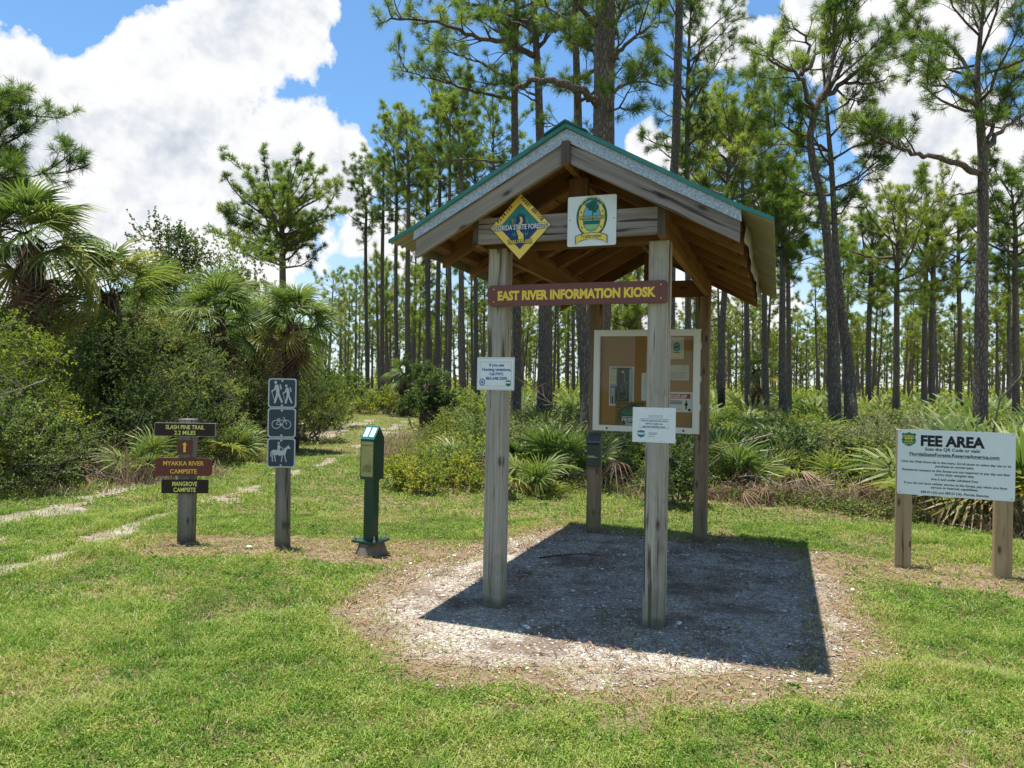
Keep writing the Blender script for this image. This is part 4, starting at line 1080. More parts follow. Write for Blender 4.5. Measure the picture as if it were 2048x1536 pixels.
# ================================================================== HERO PINES (measured trunks, limbs traced at their own distance)
PINE_N = 0
def px(u, v, Y, dy=0.): return at(u, v, Y+dy)
def hero(pts, Y, label, group=None, guided=(), bark=None, name='slash_pine', **k):
    """pts: (u, v, width in px, depth offset) from the base up; guided: ([(u, v, dy)...], radius, start fraction)"""
    P = []
    base = px(pts[0][0], 800, Y); base[2] = gz(base[0], base[1])-.05
    for u, v, w, dy in pts:
        q = px(u, v, Y, dy); P.append([q[0]-base[0], q[1]-base[1], q[2]-base[2], w/2/CF*(Y+dy)])
    P[0][:3] = [0, 0, 0]; P[0][3] *= 1.12
    g = [([px(u, v, Y, dy)-base for u, v, dy in pl], r, st) for pl, r, st in guided]
    k.setdefault('dens', 1.6)
    T, C = pine_meshes(P, PineSpec(guided=g, **k))
    e = empty(name, tuple(base), 0, label, 'pine tree', group)
    T.build('trunk', bark or M_BARK, e, True); C.build('crown', M_NEEDLE, e)
    return e
Z_ = lambda v, Y: 1.6+(775-v)/CF*Y

# big rough trunk rising behind the roof
hero([(1187, 945, 56, 0), (1192, 760, 52, 0), (1202, 500, 48, 0), (1207, 280, 45, 0), (1209, 80, 42, 0), (1212, -120, 34, 0), (1216, -420, 24, 0), (1220, -700, 10, .1)], 14.0,
     'thick rough-barked pine trunk rising straight up behind the kiosk ridge', seed=3, z0=8.2, limbs=26, reach=3.4, dead=0, k=64,
     guided=[([(1195, 212, -.1), (1160, 182, -.3), (1120, 163, -.3), (1080, 158, -.2), (1045, 168, 0), (1028, 185, 0)], .085, None),
             ([(1215, 130, 0), (1250, 90, -.5), (1290, 60, -.9), (1335, 45, -1.)], .05, .15), ([(1214, 195, 0), (1245, 170, .6), (1285, 160, 1.), (1330, 175, 1.2)], .045, .2),
             ([(1213, 60, 0), (1255, 15, .4), (1310, -20, .8)], .05, .15), ([(1200, 60, 0), (1160, 10, -.5), (1130, -20, -.9), (1100, -60, -1.2)], .06, .2),
             ([(1203, 120, .1), (1170, 85, .8), (1140, 70, 1.3)], .04, .2), ([(1215, 230, 0), (1235, 215, -.5), (1268, 222, -.9)], .03, .3)])
hero([(1178, 935, 26, 0), (1172, 780, 24, 0), (1163, 640, 22, 0), (1158, 400, 19, 0), (1155, 200, 16, 0), (1150, 40, 11, 0), (1148, -60, 5, 0)], 16.2, 'reddish plated pine trunk with scorched base just left of the bulletin case', seed=4, z0=6.6, limbs=16, reach=1.8, dead=1)
hero([(1088, 850, 33, 0), (1091, 700, 30, 0), (1090, 560, 26, 0), (1081, 300, 18, 0), (1076, 150, 15, 0), (1068, 20, 13, 0), (1060, -90, 10, 0), (1055, -190, 5, 0)], 19.0,
     'red-brown pine with scorched base seen between the left kiosk posts', seed=5, z0=10.2, limbs=18, reach=2.4, k=60,
     guided=[([(1068, 112, 0), (1040, 100, -.2), (1000, 82, -.5), (960, 78, -.8), (915, 62, -1.), (868, 42, -1.2), (800, 38, -1.3), (762, 46, -1.4)], .085, .12),
             ([(1066, 60, 0), (1020, 30, .5), (960, 15, .9), (900, -10, 1.2), (840, -20, 1.4)], .07, .12),
             ([(1072, 190, 0), (1045, 178, .3), (1000, 165, .6), (965, 172, .8)], .035, .3), ([(1080, 90, 0), (1105, 50, -.4), (1130, 20, -.6), (1160, 0, -.8)], .05, .25),
             ([(1078, 205, 0), (1050, 190, -.5), (1020, 165, -.8)], .03, .4)])
hero([(1032, 860, 22, 0), (1034, 700, 19, 0), (1032, 480, 17, 0), (1030, 300, 15, 0), (1029, 200, 14, 0), (1031, 80, 13, 0), (1036, -60, 10, 0), (1038, -150, 5, 0)], 20.5,
     'straight dark pine whose long left limb reaches into the blue sky above the roof', seed=6, z0=11.0, limbs=18, reach=2.2, k=60,
     guided=[([(1022, 198, 0), (985, 190, -.3), (940, 180, -.5), (905, 168, -.7), (880, 160, -.8), (840, 152, -.9), (790, 138, -1.)], .055, .3),
             ([(1024, 158, 0), (990, 140, .3), (950, 120, .6), (905, 108, .9), (870, 102, 1.)], .05, .2), ([(1030, 60, 0), (980, 30, -.8), (930, 30, -1.3), (880, 60, -1.6)], .05, .15),
             ([(1012, 330, 0), (975, 322, .2), (930, 318, .3), (880, 326, .4), (845, 320, .5)], .04, .45)])
hero([(1336, 860, 22, 0), (1340, 600, 20, 0), (1345, 400, 18, 0), (1352, 280, 17, 0), (1356, 120, 16, 0), (1360, -40, 15, 0), (1362, -260, 9, 0), (1362, -330, 5, 0)], 20.0, 'tall bare dark pine trunk crossing the sky right of the kiosk roof peak', seed=8, z0=11.8, limbs=16, reach=2.4, bark=M_BARKG)
hero([(1378, 830, 13, 0), (1376, 600, 12, 0), (1374, 350, 10, 0), (1375, 200, 9, 0), (1378, 90, 6, 0), (1380, 40, 3, 0)], 22.0, 'slender young pine with an open pointed crown beside the tall bare trunk', seed=9, z0=6.9, limbs=30, reach=1.75, k=58, tint=(.05, .42), sub=.36, dead=0)
# forked twin on the right
hero([(1672, 830, 25, 0), (1668, 700, 22, 0), (1659, 520, 18, 0), (1645, 400, 15, 0), (1626, 330, 14, 0), (1619, 275, 14, 0), (1630, 222, 14, 0), (1640, 195, 12, 0), (1655, 175, 10, 0), (1668, 100, 7, .3), (1672, 20, 4, .5)], 16.5,
     'crooked forked pine with a scorched base right of the kiosk roof', seed=12, z0=7.4, limbs=6, reach=1.9, k=60, tint=(.15, .8),
     guided=[([(1628, 225, 0), (1610, 175, -.3), (1600, 150, -.5), (1570, 135, -.7), (1535, 118, -.9), (1510, 105, -1.)], .055, .3),
             ([(1602, 152, -.4), (1615, 120, -.5), (1620, 90, -.5), (1600, 60, -.6), (1575, 40, -.6)], .05, .2), ([(1612, 140, -.3), (1640, 105, -.1), (1665, 70, 0), (1660, 20, .1)], .05, .25),
             ([(1645, 198, 0), (1680, 170, .3), (1720, 140, .6), (1760, 105, .8), (1795, 70, 1.), (1820, 30, 1.1), (1835, 10, 1.1)], .065, .3),
             ([(1690, 165, .3), (1720, 165, .1), (1755, 168, -.1), (1785, 150, -.2)], .04, .2), ([(1672, 178, .2), (1700, 200, .6), (1730, 198, .8)], .03, .6),
             ([(1655, 185, 0), (1690, 120, .9), (1700, 60, 1.3), (1690, 0, 1.5)], .06, .25)])
hero([(1708, 835, 25, .6), (1697, 720, 21, .6), (1679, 600, 16, .6), (1671, 480, 12, .7), (1663, 330, 10, .7), (1652, 210, 7, .8), (1647, 130, 4, .9)], 16.6,
     'leaning pine crossing behind the crooked forked pine', seed=13, z0=5.6, limbs=18, reach=2.0, k=58, tint=(.05, .5), dead=3,
     guided=[([(1664, 420, .7), (1690, 400, .4), (1715, 370, .1), (1725, 330, -.1), (1745, 310, -.1)], .025, .75), ([(1668, 380, .7), (1700, 372, 1.), (1740, 345, 1.3), (1770, 340, 1.5)], .025, .75), ([(1652, 300, .7), (1610, 270, .3), (1570, 250, 0), (1535, 240, -.2)], .04, .25)])
hero([(1962, 745, 27, 0), (1963, 600, 23, 0), (1966, 450, 21, 0), (1966, 320, 19, 0), (1960, 240, 15, 0), (1953, 150, 11, 0), (1962, 60, 8, 0), (1968, -10, 6, 0)], 16.0,
     'large broad-crowned pine at the right behind the fee sign', seed=15, z0=7.4, limbs=15, reach=3.0, k=64, tint=(.12, .62), sub=.36, dead=0,
     guided=[([(1958, 346, 0), (1925, 330, -.3), (1885, 318, -.5), (1845, 312, -.6), (1815, 305, -.7), (1785, 285, -.8), (1755, 272, -.9), (1735, 262, -.9)], .075, .5),
             ([(1968, 300, 0), (1990, 275, .3), (2020, 245, .6), (2050, 225, .8), (2095, 205, 1.)], .07, .4), ([(1955, 215, 0), (1925, 190, -.4), (1880, 170, -.7), (1840, 165, -.9)], .05, .3),
             ([(1955, 380, 0), (1935, 385, -.1), (1912, 392, -.2), (1895, 398, -.2)], .025, None), ([(1972, 345, 0), (1985, 335, .0)], .03, None),
             ([(1965, 320, 0), (1985, 250, .8), (2010, 190, 1.3), (2030, 150, 1.6)], .06, .35), ([(1952, 170, 0), (1920, 110, .5), (1880, 80, .8), (1850, 75, 1.)], .05, .25)])
hero([(-46, 1000, 34, 0), (-46, 700, 30, 0), (-44, 520, 24, 0), (-42, 380, 16, 0), (-40, 280, 10, 0), (-38, 235, 5, 0)], 13.6, 'dense dark green pine reaching in at the left edge above the palm', seed=17, z0=3.7, limbs=34, reach=1.25, k=64, tint=(.05, .38), sub=.32, dead=0,
     guided=[([(-42, 390, 0), (0, 360, -.3), (50, 352, -.5), (95, 350, -.7)], .04, .2), ([(-42, 300, 0), (-5, 270, .3), (35, 240, .5), (60, 225, .6)], .04, .2), ([(-40, 260, 0), (-15, 220, -.4), (5, 185, -.6)], .03, .2)])
hero([(568, 790, 16, 0), (565, 560, 13, 0), (565, 490, 12, 0), (563, 450, 10, 0), (560, 420, 7, 0), (558, 395, 4, 0)], 42.0, 'round-topped open pine standing alone above the palms at left', seed=19, z0=8.3, limbs=36, reach=4.1, k=40, L=.34, W=.017, sub=.42, dead=4, tint=(.2, .65), flat=1, dens=1.45,
     guided=[([(565, 505, 0), (535, 490, -.5), (510, 470, -.9), (490, 450, -1.2), (460, 445, -1.5)], .07, .3), ([(566, 500, 0), (595, 475, .5), (630, 470, .9)], .06, .3)])
GL = 'pines left of the kiosk'
for i, (u, v1, w, Y, z0f, rch, lb, tn, sd) in enumerate((
    (816, 250, 13, 30, .60, 1.9, 'tall pine in the front row left of the kiosk with a dense yellow-green top', (.4, .95), 31),
    (878, 225, 12, 33, .58, 2.0, 'tall pine between the yellow-topped pine and the kiosk roof', (.2, .7), 32),
    (765, 330, 10, 36, .58, 1.7, 'pine with a thin open crown left of the yellow-topped pine', (.2, .6), 33),
    (731, 350, 9, 38, .58, 2.0, 'leftmost tall pine of the stand beyond the trail', (.15, .6), 34),
    (922, 215, 15, 27, .62, 2.0, 'stout straight pine rising close to the left kiosk eave', (.25, .75), 35),
    (952, 300, 11, 32, .55, 1.8, 'pine just left of the front left kiosk post', (.15, .6), 36),
    (852, 340, 8, 44, .55, 1.9, 'slim pine far behind the vine-covered stump', (.3, .8), 37),
    (792, 275, 10, 33, .56, 2.8, 'broad bright pine filling the gap left of the yellow-topped pine', (.45, .95), 38), (898, 200, 11, 30, .58, 3.0, 'full bright pine crown above the left slope of the kiosk roof', (.4, .95), 39), (985, 235, 11, 31, .6, 2.8, 'leafy pine top showing just over the left roof slope', (.35, .9), 40))):
    ln_ = random.uniform(-16, 16); Y += 9; hero([(u-ln_*.4, 790, w*.95, 0), (u-ln_*.1+random.uniform(-3, 3), 640, w*.8, 0), (u, 480, w*.7, 0), (u+2, (v1+480)/2, w*.52, 0), (u+ln_*.6, v1, w*.2, 0)], Y, lb, GL, seed=sd, dens=1.4, z0=Z_(v1, Y)*(z0f+.13), limbs=23, reach=rch, k=46, L=.27, W=.012, sub=.48, tint=tn, bark=M_BARKG if i % 2 else M_BARK)
GR = 'pines right of the kiosk'
for i, (u, v1, w, Y, z0f, rch, lb, tn, sd) in enumerate((
    (1450, 255, 17, 27, .55, 3.0, 'bright green full-crowned pine directly right of the kiosk roof', (.35, .9), 41),
    (1530, 290, 14, 30, .50, 3.0, 'pale green wide pine behind the sloping kiosk eave', (.45, .95), 42),
    (1575, 370, 12, 34, .5, 1.9, 'narrow pine between the kiosk eave and the forked pine', (.25, .7), 43),
    (1568, 430, 17, 25, .7, 1.6, 'dark straight trunk beside the hanging eave sheet', (.2, .6), 44),
    (1795, 410, 15, 33, .46, 3.2, 'bushy pine with a broad pale crown left of the large right pine', (.4, .9), 45),
    (1865, 470, 14, 36, .5, 2.3, 'medium pine in the gap left of the large right pine', (.3, .85), 46),
    (2030, 380, 16, 28, .5, 2.4, 'pine at the right edge behind the large pine', (.15, .6), 47),
    (1740, 480, 13, 38, .55, 2.0, 'straight pine right of the leaning scorched trunk', (.3, .8), 48),
    (1918, 440, 12, 40, .55, 2.2, 'thin pine just left of the large right trunk', (.3, .8), 49),
    (1490, 265, 14, 29, .5, 3.0, 'broad sunny pine crown above the right end of the kiosk roof', (.5, 1.), 51), (1405, 270, 14, 33, .55, 2.9, 'pine crown peeking over the right slope of the kiosk roof', (.45, .95), 52), (1850, 400, 13, 40, .45, 3.0, 'rounded sunlit pine between the forked pine and the large right pine', (.5, 1.), 53), (1260, 560, 14, 36, .45, 2.2, 'bright pine seen through the open kiosk above the bulletin case', (.45, .95), 50))):
    ln_ = random.uniform(-14, 14); hero([(u-ln_*.5, 800, w*.86, 0), (u-ln_*.2+random.uniform(-4, 4), 660, w*.74, 0), (u+random.uniform(-3, 3), 540, w*.66, 0), (u+ln_*.3+random.uniform(-5, 5), (v1+540)/2, w*.5, 0), (u+ln_, v1, w*.2, 0)], Y, lb, GR, seed=sd, dens=1.35, z0=Z_(v1, Y)*(z0f+.10), limbs=27, reach=rch, k=46, L=.27, W=.012, sub=.46, tint=tn, bark=M_BARKG if i % 2 else M_BARK)

# ================================================================== THE STAND: shared meshes, every tree its own object
PROTO = []
for i in range(9):
    H = 10.2+i*.30+(i % 3)*.3; r = .105+.012*(i % 4)
    lx, ly = RNG.normal(0, .22, 2)
    T, C = pine_meshes([(0, 0, 0, r*1.2), (lx*.3, ly*.3, H*.3, r), (lx*.8, ly*.8, H*.6, r*.8), (lx, ly, H*.85, r*.5), (lx*1.1, ly, H, r*.22)],
                       PineSpec(seed=100+i, lo=True, z0=H*(.54+.05*(i % 4)), limbs=18+i % 4, reach=1.75+.2*(i % 4), k=40, L=.36, W=.025, sub=.42, tint=(.35, 1.0), dead=4))
    PROTO.append((T.build('trunk', M_BARKG if i % 3 else M_BARK, mesh_only=True, smooth=True), C.build('crown', M_NEEDLE, mesh_only=True), T, C))
occ = []
def free(x, y, d):
    for a, b in occ:
        if (a-x)**2+(b-y)**2 < d*d: return False
    occ.append((x, y)); return True
fr = np.random.default_rng(5); cnt = 0; tries = 0
ZON = {'left': 'slender pines of the distant stand beyond the trail', 'mid': 'slender pines of the distant stand seen behind the kiosk', 'right': 'slender pines of the distant stand right of the kiosk'}
LBZ = {'left': 'slender bare-trunked pine in the distant stand beyond the trail', 'mid': 'slender bare-trunked pine in the distant stand behind the kiosk', 'right': 'slender bare-trunked pine in the distant stand between kiosk and fee sign'}
while cnt < 205 and tries < 20000:
    tries += 1
    Yp = math.sqrt(fr.uniform(43**2, 118**2)); u = fr.uniform(-40, 2100)
    if u < 655 and (Yp < 80 or fr.random() < .6): continue
    if u < 960 and Yp < 40 and fr.random() < .6: continue
    x = (u-1024)/CF*Yp
    if line_d(R1, np.array([x]), np.array([Yp]))[0][0] < 3: continue
    if not free(x, Yp, 1.9): continue
    e = empty('slash_pine', (x, Yp, float(gz(x, Yp))-.05), fr.random()*6.28)
    z = 'left' if u < 960 else 'mid' if u < 1400 else 'right'
    tag(e, LBZ[z], 'pine tree', ZON[z]); sc = fr.uniform(.80, 1.10); e.scale = (sc, sc, sc*fr.uniform(.95, 1.06)); e.rotation_euler = (fr.normal(0, .018), fr.normal(0, .018), fr.random()*6.28)
    t, c_, _, _ = PROTO[fr.integers(9)]; link('trunk', t, e); link('crown', c_, e); cnt += 1
# beyond the countable trees the wood reads as one mass
S = Soup(); fr = np.random.default_rng(6)
minis = []
for i in range(4):
    H = 11+i*.6
    T, C = pine_meshes([(0, 0, 0, .17), (.1, 0, H*.5, .14), (.1, .1, H, .05)], PineSpec(seed=200+i, lo=True, z0=H*.36, limbs=15, reach=2.3, k=12, L=.62, W=.12, sub=.72, tint=(.4, 1.), dead=2))
    minis.append([(np.concatenate(q.V), np.concatenate(q.T), np.concatenate(q.A)) for q in (T, C)])
for k in range(400):
    Yp = math.sqrt(fr.uniform(112**2, 210**2)); u = fr.uniform(-80, 2140); x = (u-1024)/CF*Yp
    a = fr.random()*6.28; c_, s_ = math.cos(a), math.sin(a); sc = fr.uniform(.85, 1.1)
    for mi, (V, T, A) in enumerate(minis[fr.integers(4)]):
        S.add(np.stack([(V[:, 0]*c_-V[:, 1]*s_)*sc+x, (V[:, 0]*s_+V[:, 1]*c_)*sc+Yp, V[:, 2]*sc], 1), T, A, mi)
tag(S.build('far_wood', [M_BARKG, M_NEEDLE]), 'mass of far pines closing the horizon beyond the stand', 'wood', None, 'stuff')

# ================================================================== CABBAGE PALMS
def palm(u, v, Y, H=None, sc=1., seed=0, label='', nf=26, dead=10, tint=0., trunk_r=.17):
    rng = np.random.default_rng(seed); c = at(u, v, Y); g0 = float(gz(c[0], c[1])); H = c[2]-g0
    e = empty('cabbage_palm', (c[0], c[1], g0), 0, label, 'palm tree')
    T = Soup(); q = np.linspace(0, 1, 9); lean = rng.normal(0, .06, 2)
    P = np.stack([lean[0]*np.sin(q*3), lean[1]*np.sin(q*3), q*H-.1], 1)
    T.tube(P, trunk_r*(1.1-.15*q), 12, .5, rough=.18, rng=rng)
    for k in range(int(42*H/3)):       # old leaf bases
        f = rng.uniform(.42, 1.); p, _ = interp(P, f); a = rng.random()*6.28; r = trunk_r
        d = np.array([math.cos(a), math.sin(a), 0]); tdir = np.array([-d[1], d[0], 0])*rng.choice([-1, 1])
        b0 = p+d*r*.8; b1 = b0+d*.10+tdir*.05+np.array([0, 0, .20]); w_ = np.cross(d, [0, 0, 1.])*.03
        T.add([b0-w_*1.7, b0+w_*1.7, b1+w_*.7, b1-w_*.7, b0-w_*1.7-d*.03, b0+w_*1.7-d*.03], [(0, 1, 2), (0, 2, 3), (4, 3, 2), (4, 2, 5)], .5)
    T.build('trunk', M_PALMT, e)
    C = Soup(); Dd = Soup(); top = np.array([P[-1, 0], P[-1, 1], H])
    for k in range(nf):
        f = k/nf; put(C, FANS_BIG[rng.integers(5)], top-np.array([0, 0, .28*(1-f)]), k*2.4+rng.normal(0, .25), -.55+1.95*f**.85+rng.normal(0, .12), rng.normal(0, .5), sc*rng.uniform(.78, 1.1)*(1-.18*f), 0, tint+rng.normal(0, .12)+(.30 if f < .16 and rng.random() < .5 else 0))
    for k in range(dead):
        put(Dd, FANS_DEAD[rng.integers(4)], top-np.array([0, 0, .35+.25*rng.random()]), k*2.4+rng.normal(0, .3), rng.uniform(-1.45, -.35), rng.normal(0, .9), sc*rng.uniform(.7, 1.35), 0, rng.normal(-.05, .22))
    for k in range(dead*14):           # loose hanging fibres
        a = rng.random()*6.28; b = top+np.array([math.cos(a)*.18, math.sin(a)*.18, -rng.uniform(.1, .5)]); Lf = rng.uniform(.25, .7)
        d = np.array([math.cos(a)*.35, math.sin(a)*.35, -1.]); s_ = np.array([-math.sin(a), math.cos(a), 0])*.007
        Dd.add([b-s_, b+s_, b+d*Lf+rng.normal(0, .05, 3)], [(0, 1, 2)], rng.uniform(.2, .9))
    C.build('crown', M_FAN, e); Dd.build('dead_fronds', M_DEAD, e)
    return e
palm(62, 480, 13.0, sc=1.10, seed=1, label='large cabbage palm with big drooping fans at the left edge', nf=30, dead=14, tint=.02)
palm(222, 578, 14.0, sc=.95, seed=2, label='low cabbage palm with yellowing outer fans right of the large left palm', nf=18, dead=9, tint=.16)
palm(432, 622, 16.5, sc=.88, seed=3, label='cabbage palm with brown skirt and dark trunk behind the trail boards', nf=30, dead=12, tint=.04)
palm(588, 640, 17.4, sc=.84, seed=4, label='cabbage palm with hanging dead fans left of the pine stand', nf=26, dead=14)
palm(520, 668, 19.5, sc=.85, seed=5, label='partly hidden cabbage palm between the two trail-side palms', nf=20, dead=8)
palm(318, 590, 17.5, sc=.80, seed=6, label='cabbage palm half hidden behind the dark green thicket', nf=22, dead=8, tint=.03)
palm(806, 745, 38., sc=.85, seed=7, label='short cabbage palm among the pine trunks beyond the trail bend', nf=16, dead=5)
palm(1515, 735, 31., sc=.8, seed=8, label='short far cabbage palm among trunks right of the kiosk', nf=16, dead=6, tint=.1)

# ================================================================== SHRUBS
def shrub(name, u, Y, w, h, label, cat='shrub', mat=None, nl=5200, L=.055, W=.032, seed=0, group=None, X=None, **k):
    x = (u-1024)/CF*Y if X is None else X
    e = empty(name, (x, Y, float(gz(x, Y))), 0, label, cat, group)
    F, St = shrub_parts(seed, w, h, nl, L, W, **k)
    F.build('foliage', mat or M_LEAF, e); St.build('stems', M_TWIG, e, True); return e
shrub('thicket_shrub', 15, 11.2, 1.9, 2.8, 'yellow-green leafy shrub at the left edge under the large palm', mat=M_YLEAF, nl=13000, L=.065, W=.028, seed=1, lobes=12)
shrub('thicket_shrub', 0, 10.3, 1.9, 1.6, 'low dark shrub at the far left edge of the lawn', nl=9000, seed=2, lobes=9, tint=(.1, .6))
shrub('thicket_shrub', 118, 11.8, 1.5, 1.25, 'low mixed green shrub right of the yellow-green shrub', nl=6500, mat=M_LEAF, seed=3, lobes=8, tint=(.3, .8))
shrub('thicket_shrub', 215, 13.2, 2.4, 3.1, 'dark dense thicket bush below the yellowing palm', nl=19000, L=.046, W=.03, seed=4, lobes=14, tint=(.05, .55))
shrub('thicket_shrub', 325, 14.2, 2.7, 3.2, 'tall small-leaved thicket bush left of the trail boards', nl=22000, L=.046, W=.03, seed=5, lobes=15, tint=(.15, .75))
shrub('thicket_shrub', 150, 13.2, 2.2, 3.0, 'light green bush peeking above the yellow-green shrub', nl=9000, mat=M_YLEAF, seed=6, lobes=9, tint=(.1, .6))
shrub('thicket_shrub', 385, 16.0, 1.6, 2.2, 'leafy bush at the foot of the brown-skirted palm', nl=7500, seed=7, lobes=8, tint=(.2, .7))
shrub('thicket_shrub', 500, 18.0, 2.4, 2.3, 'dark bush between the two trail-side palms', nl=9000, seed=8, lobes=9, tint=(.0, .4))
shrub('thicket_shrub', 618, 20.5, 2.1, 3.0, 'light green bush at the right end of the thicket', nl=10000, mat=M_YLEAF, seed=9, lobes=10, tint=(.05, .55))
shrub('thicket_shrub', 575, 20.5, 3.2, 2.4, 'broad dark bush behind the right trail-side palm', nl=9000, seed=10, lobes=9, tint=(.0, .45))
shrub('oak_sapling', 318, 19.0, 1.5, 7.6, 'slim upright oak sapling standing out against the cloud at left', 'tree', nl=5200, L=.085, W=.055, seed=11, lobes=10, upright=.5, tint=(.1, .5), hollow=.2, lowcut=.3)
shrub('oak_sapling', 368, 19.6, 1.3, 6.9, 'second upright oak sapling beside the tallest one', 'tree', nl=5200, L=.085, W=.055, seed=12, lobes=9, upright=.5, tint=(.1, .5), hollow=.2, lowcut=.3)
shrub('scrub_oak', 448, 21.5, 3.7, 6.9, 'round olive-green scrub oak behind the brown-skirted palm', 'tree', mat=M_YLEAF, nl=24000, L=.075, W=.045, seed=13, lobes=16, tint=(.0, .5), lowcut=.2)
shrub('scrub_oak', 250, 20.5, 2.6, 5.6, 'low scrub oak crown behind the yellowing palm', 'tree', nl=9000, L=.08, W=.05, seed=14, lobes=11, tint=(.2, .6), lowcut=.2)
for i, (u, Y, w, h) in enumerate(((60, 17, 4., 3.8), (190, 18.5, 4., 3.6), (330, 23, 4.5, 4.2), (470, 24, 4.2, 3.8), (560, 26, 4, 3.4), (20, 23, 5, 4.6), (640, 27, 3.4, 2.6), (-60, 14, 3., 3.4))):
    shrub('thicket_shrub', u, Y, w, h, 'dark backing bush deep inside the thicket left of the trail', nl=7500, L=.11, W=.07, seed=20+i, lobes=11, tint=(.0, .6), group='backing bushes of the left thicket', hollow=.7)
e = shrub('vine_covered_stump', 858, 21.5, 1.35, 2.35, 'dark rounded vine-covered stump right of the trail', 'stump', nl=9000, L=.07, W=.05, seed=40, lobes=7, tint=(.0, .35), lowcut=.42)
s = Soup(); s.tube([(0, 0, -.1), (.03, 0, .8), (.0, .02, 1.9)], [.34, .30, .24], 12, rough=.2); s.build('trunk', M_PALMT, e, True)
shrub('low_shrub', 872, 11.4, 1.7, .46, 'bright low leafy shrub just right of the pay station', mat=M_YLEAF, nl=6500, L=.05, W=.034, seed=41, lobes=12, tint=(.35, .85), stems=6)
shrub('low_shrub', 925, 12.3, 1.1, .6, 'darker low shrub beside the front left kiosk post', nl=3800, seed=42, lobes=8, tint=(.1, .55), stems=5)
shrub('low_shrub', 1352, 10.2, .8, .95, 'dark green bush under the bulletin case', nl=4200, seed=43, lobes=7, tint=(.0, .4), stems=6)
shrub('low_shrub', 1800, 11.6, 1.9, 1.45, 'grey-olive shrub above the left end of the fee sign', nl=9000, mat=M_OLIVE, L=.042, W=.026, seed=44, lobes=11, tint=(.3, .9))
shrub('low_shrub', 1700, 12.4, 1.5, 1.1, 'pale olive shrub left of the fee sign', nl=5500, mat=M_OLIVE, L=.042, W=.026, seed=45, lobes=9, tint=(.2, .8))

for i, (u, Y, w, h) in enumerate(((655, 33, 2.6, 1.5), (700, 39, 2.8, 1.5), (745, 41, 2.6, 1.3), (790, 40, 3.0, 1.6), (845, 37, 2.8, 1.6), (890, 33, 2.6, 1.5), (935, 29, 2.4, 1.5), (905, 24, 2.0, 1.1))):
    shrub('low_shrub', u, Y, w, h, 'rounded scrub bush closing the far bend of the trail', nl=3600, L=.10, W=.065, seed=60+i, lobes=7, mat=M_YLEAF if i % 2 else M_LEAF, tint=(.15, .85), group='bushes at the far bend of the trail')
# prototypes for the undergrowth
PALM_P = [palmetto_mesh(300+i, 11+i % 4, 1., 1+i % 3, False, (-.08, .0, .08, .16)[i % 4]) for i in range(7)]
SHR_P = []
for i in range(6):
    F, St = shrub_parts(400+i, 1.5, 1.15, 3600, .060, .036, lobes=8, tint=(.15, .85), stems=6)
    SHR_P.append((F.build('foliage', (M_LEAF, M_YLEAF, M_LEAF, M_OLIVE, M_LEAF, M_YLEAF)[i], mesh_only=True), St.build('stems', M_TWIG, mesh_only=True, smooth=True)))
def place_palmetto(x, y, sc, rz, k, label, group):
    o = link('saw_palmetto', PALM_P[k], None, (x, y, float(gz(x, y)))); o.scale = (sc, sc, sc); o.rotation_euler = (0, 0, rz); return tag(o, label, 'palmetto', group)
def place_shrub(x, y, sc, rz, k, label, group):
    e = empty('low_shrub', (x, y, float(gz(x, y))), rz, label, 'shrub', group); e.scale = sc
    link('foliage', SHR_P[k][0], e); link('stems', SHR_P[k][1], e); return e
for u, Y, sc, k, lb in ((1590, 14.6, 1.35, 0, 'large dark palmetto in front of the forked pine'), (1880, 12.6, 1.45, 0, 'large blue-green palmetto behind the fee sign board'), (1985, 13.4, 1.5, 4, 'second large palmetto behind the fee sign near the right edge'),
                        (1990, 9.5, 1.45, 2, 'tall yellow-green palmetto rising right behind the fee sign'), (2075, 8.9, 1.45, 3, 'bright palmetto cut by the right edge beside the fee sign'), (1905, 10.4, 1.2, 6, 'pale palmetto just above the fee sign board'),
                        (1128, 12.2, 1.2, 1, 'green palmetto under the scorched trunk left of the bulletin case'), (1048, 12.6, 1.1, 4, 'dark palmetto beside the front left kiosk post'), (1065, 10.9, .75, 3, 'small yellowing palmetto at the lawn edge behind the kiosk'),
                        (1480, 11.4, .95, 5, 'palmetto right of the rear right kiosk post'), (1560, 11.7, .9, 3, 'yellow-green palmetto above the dead brush right of the kiosk'), (1690, 11.2, .85, 2, 'fresh green palmetto left of the fee sign'),
                        (1470, 12.9, 1.15, 1, 'broad palmetto behind the rear right kiosk post'), (1640, 13., 1.05, 2, 'palmetto at the foot of the forked pine'),
                        (930, 12.4, .85, 3, 'pale palmetto right of the low leafy shrub'), (300, 12.0, .8, 6, 'yellowing palmetto behind the trail name boards'), (465, 14.2, .95, 3, 'palmetto right of the trail name boards')):
    place_palmetto((u-1024)/CF*Y, Y, sc, u*.7, k, lb, None)
    occ.append(((u-1024)/CF*Y, Y))
fr = np.random.default_rng(8); npal = nshr = 0; tries = 0
PZ = lambda x, y: ('trail' if x < -.10*y-1 else 'kiosk' if x < .24*y else 'right')
PL = {'trail': 'saw palmetto in the undergrowth along the trail', 'kiosk': 'saw palmetto in the undergrowth behind the kiosk', 'right': 'saw palmetto in the undergrowth behind the fee sign side'}
SL = {'trail': 'low leafy shrub in the undergrowth along the trail', 'kiosk': 'low leafy shrub in the undergrowth behind the kiosk', 'right': 'low leafy shrub in the undergrowth on the fee sign side'}
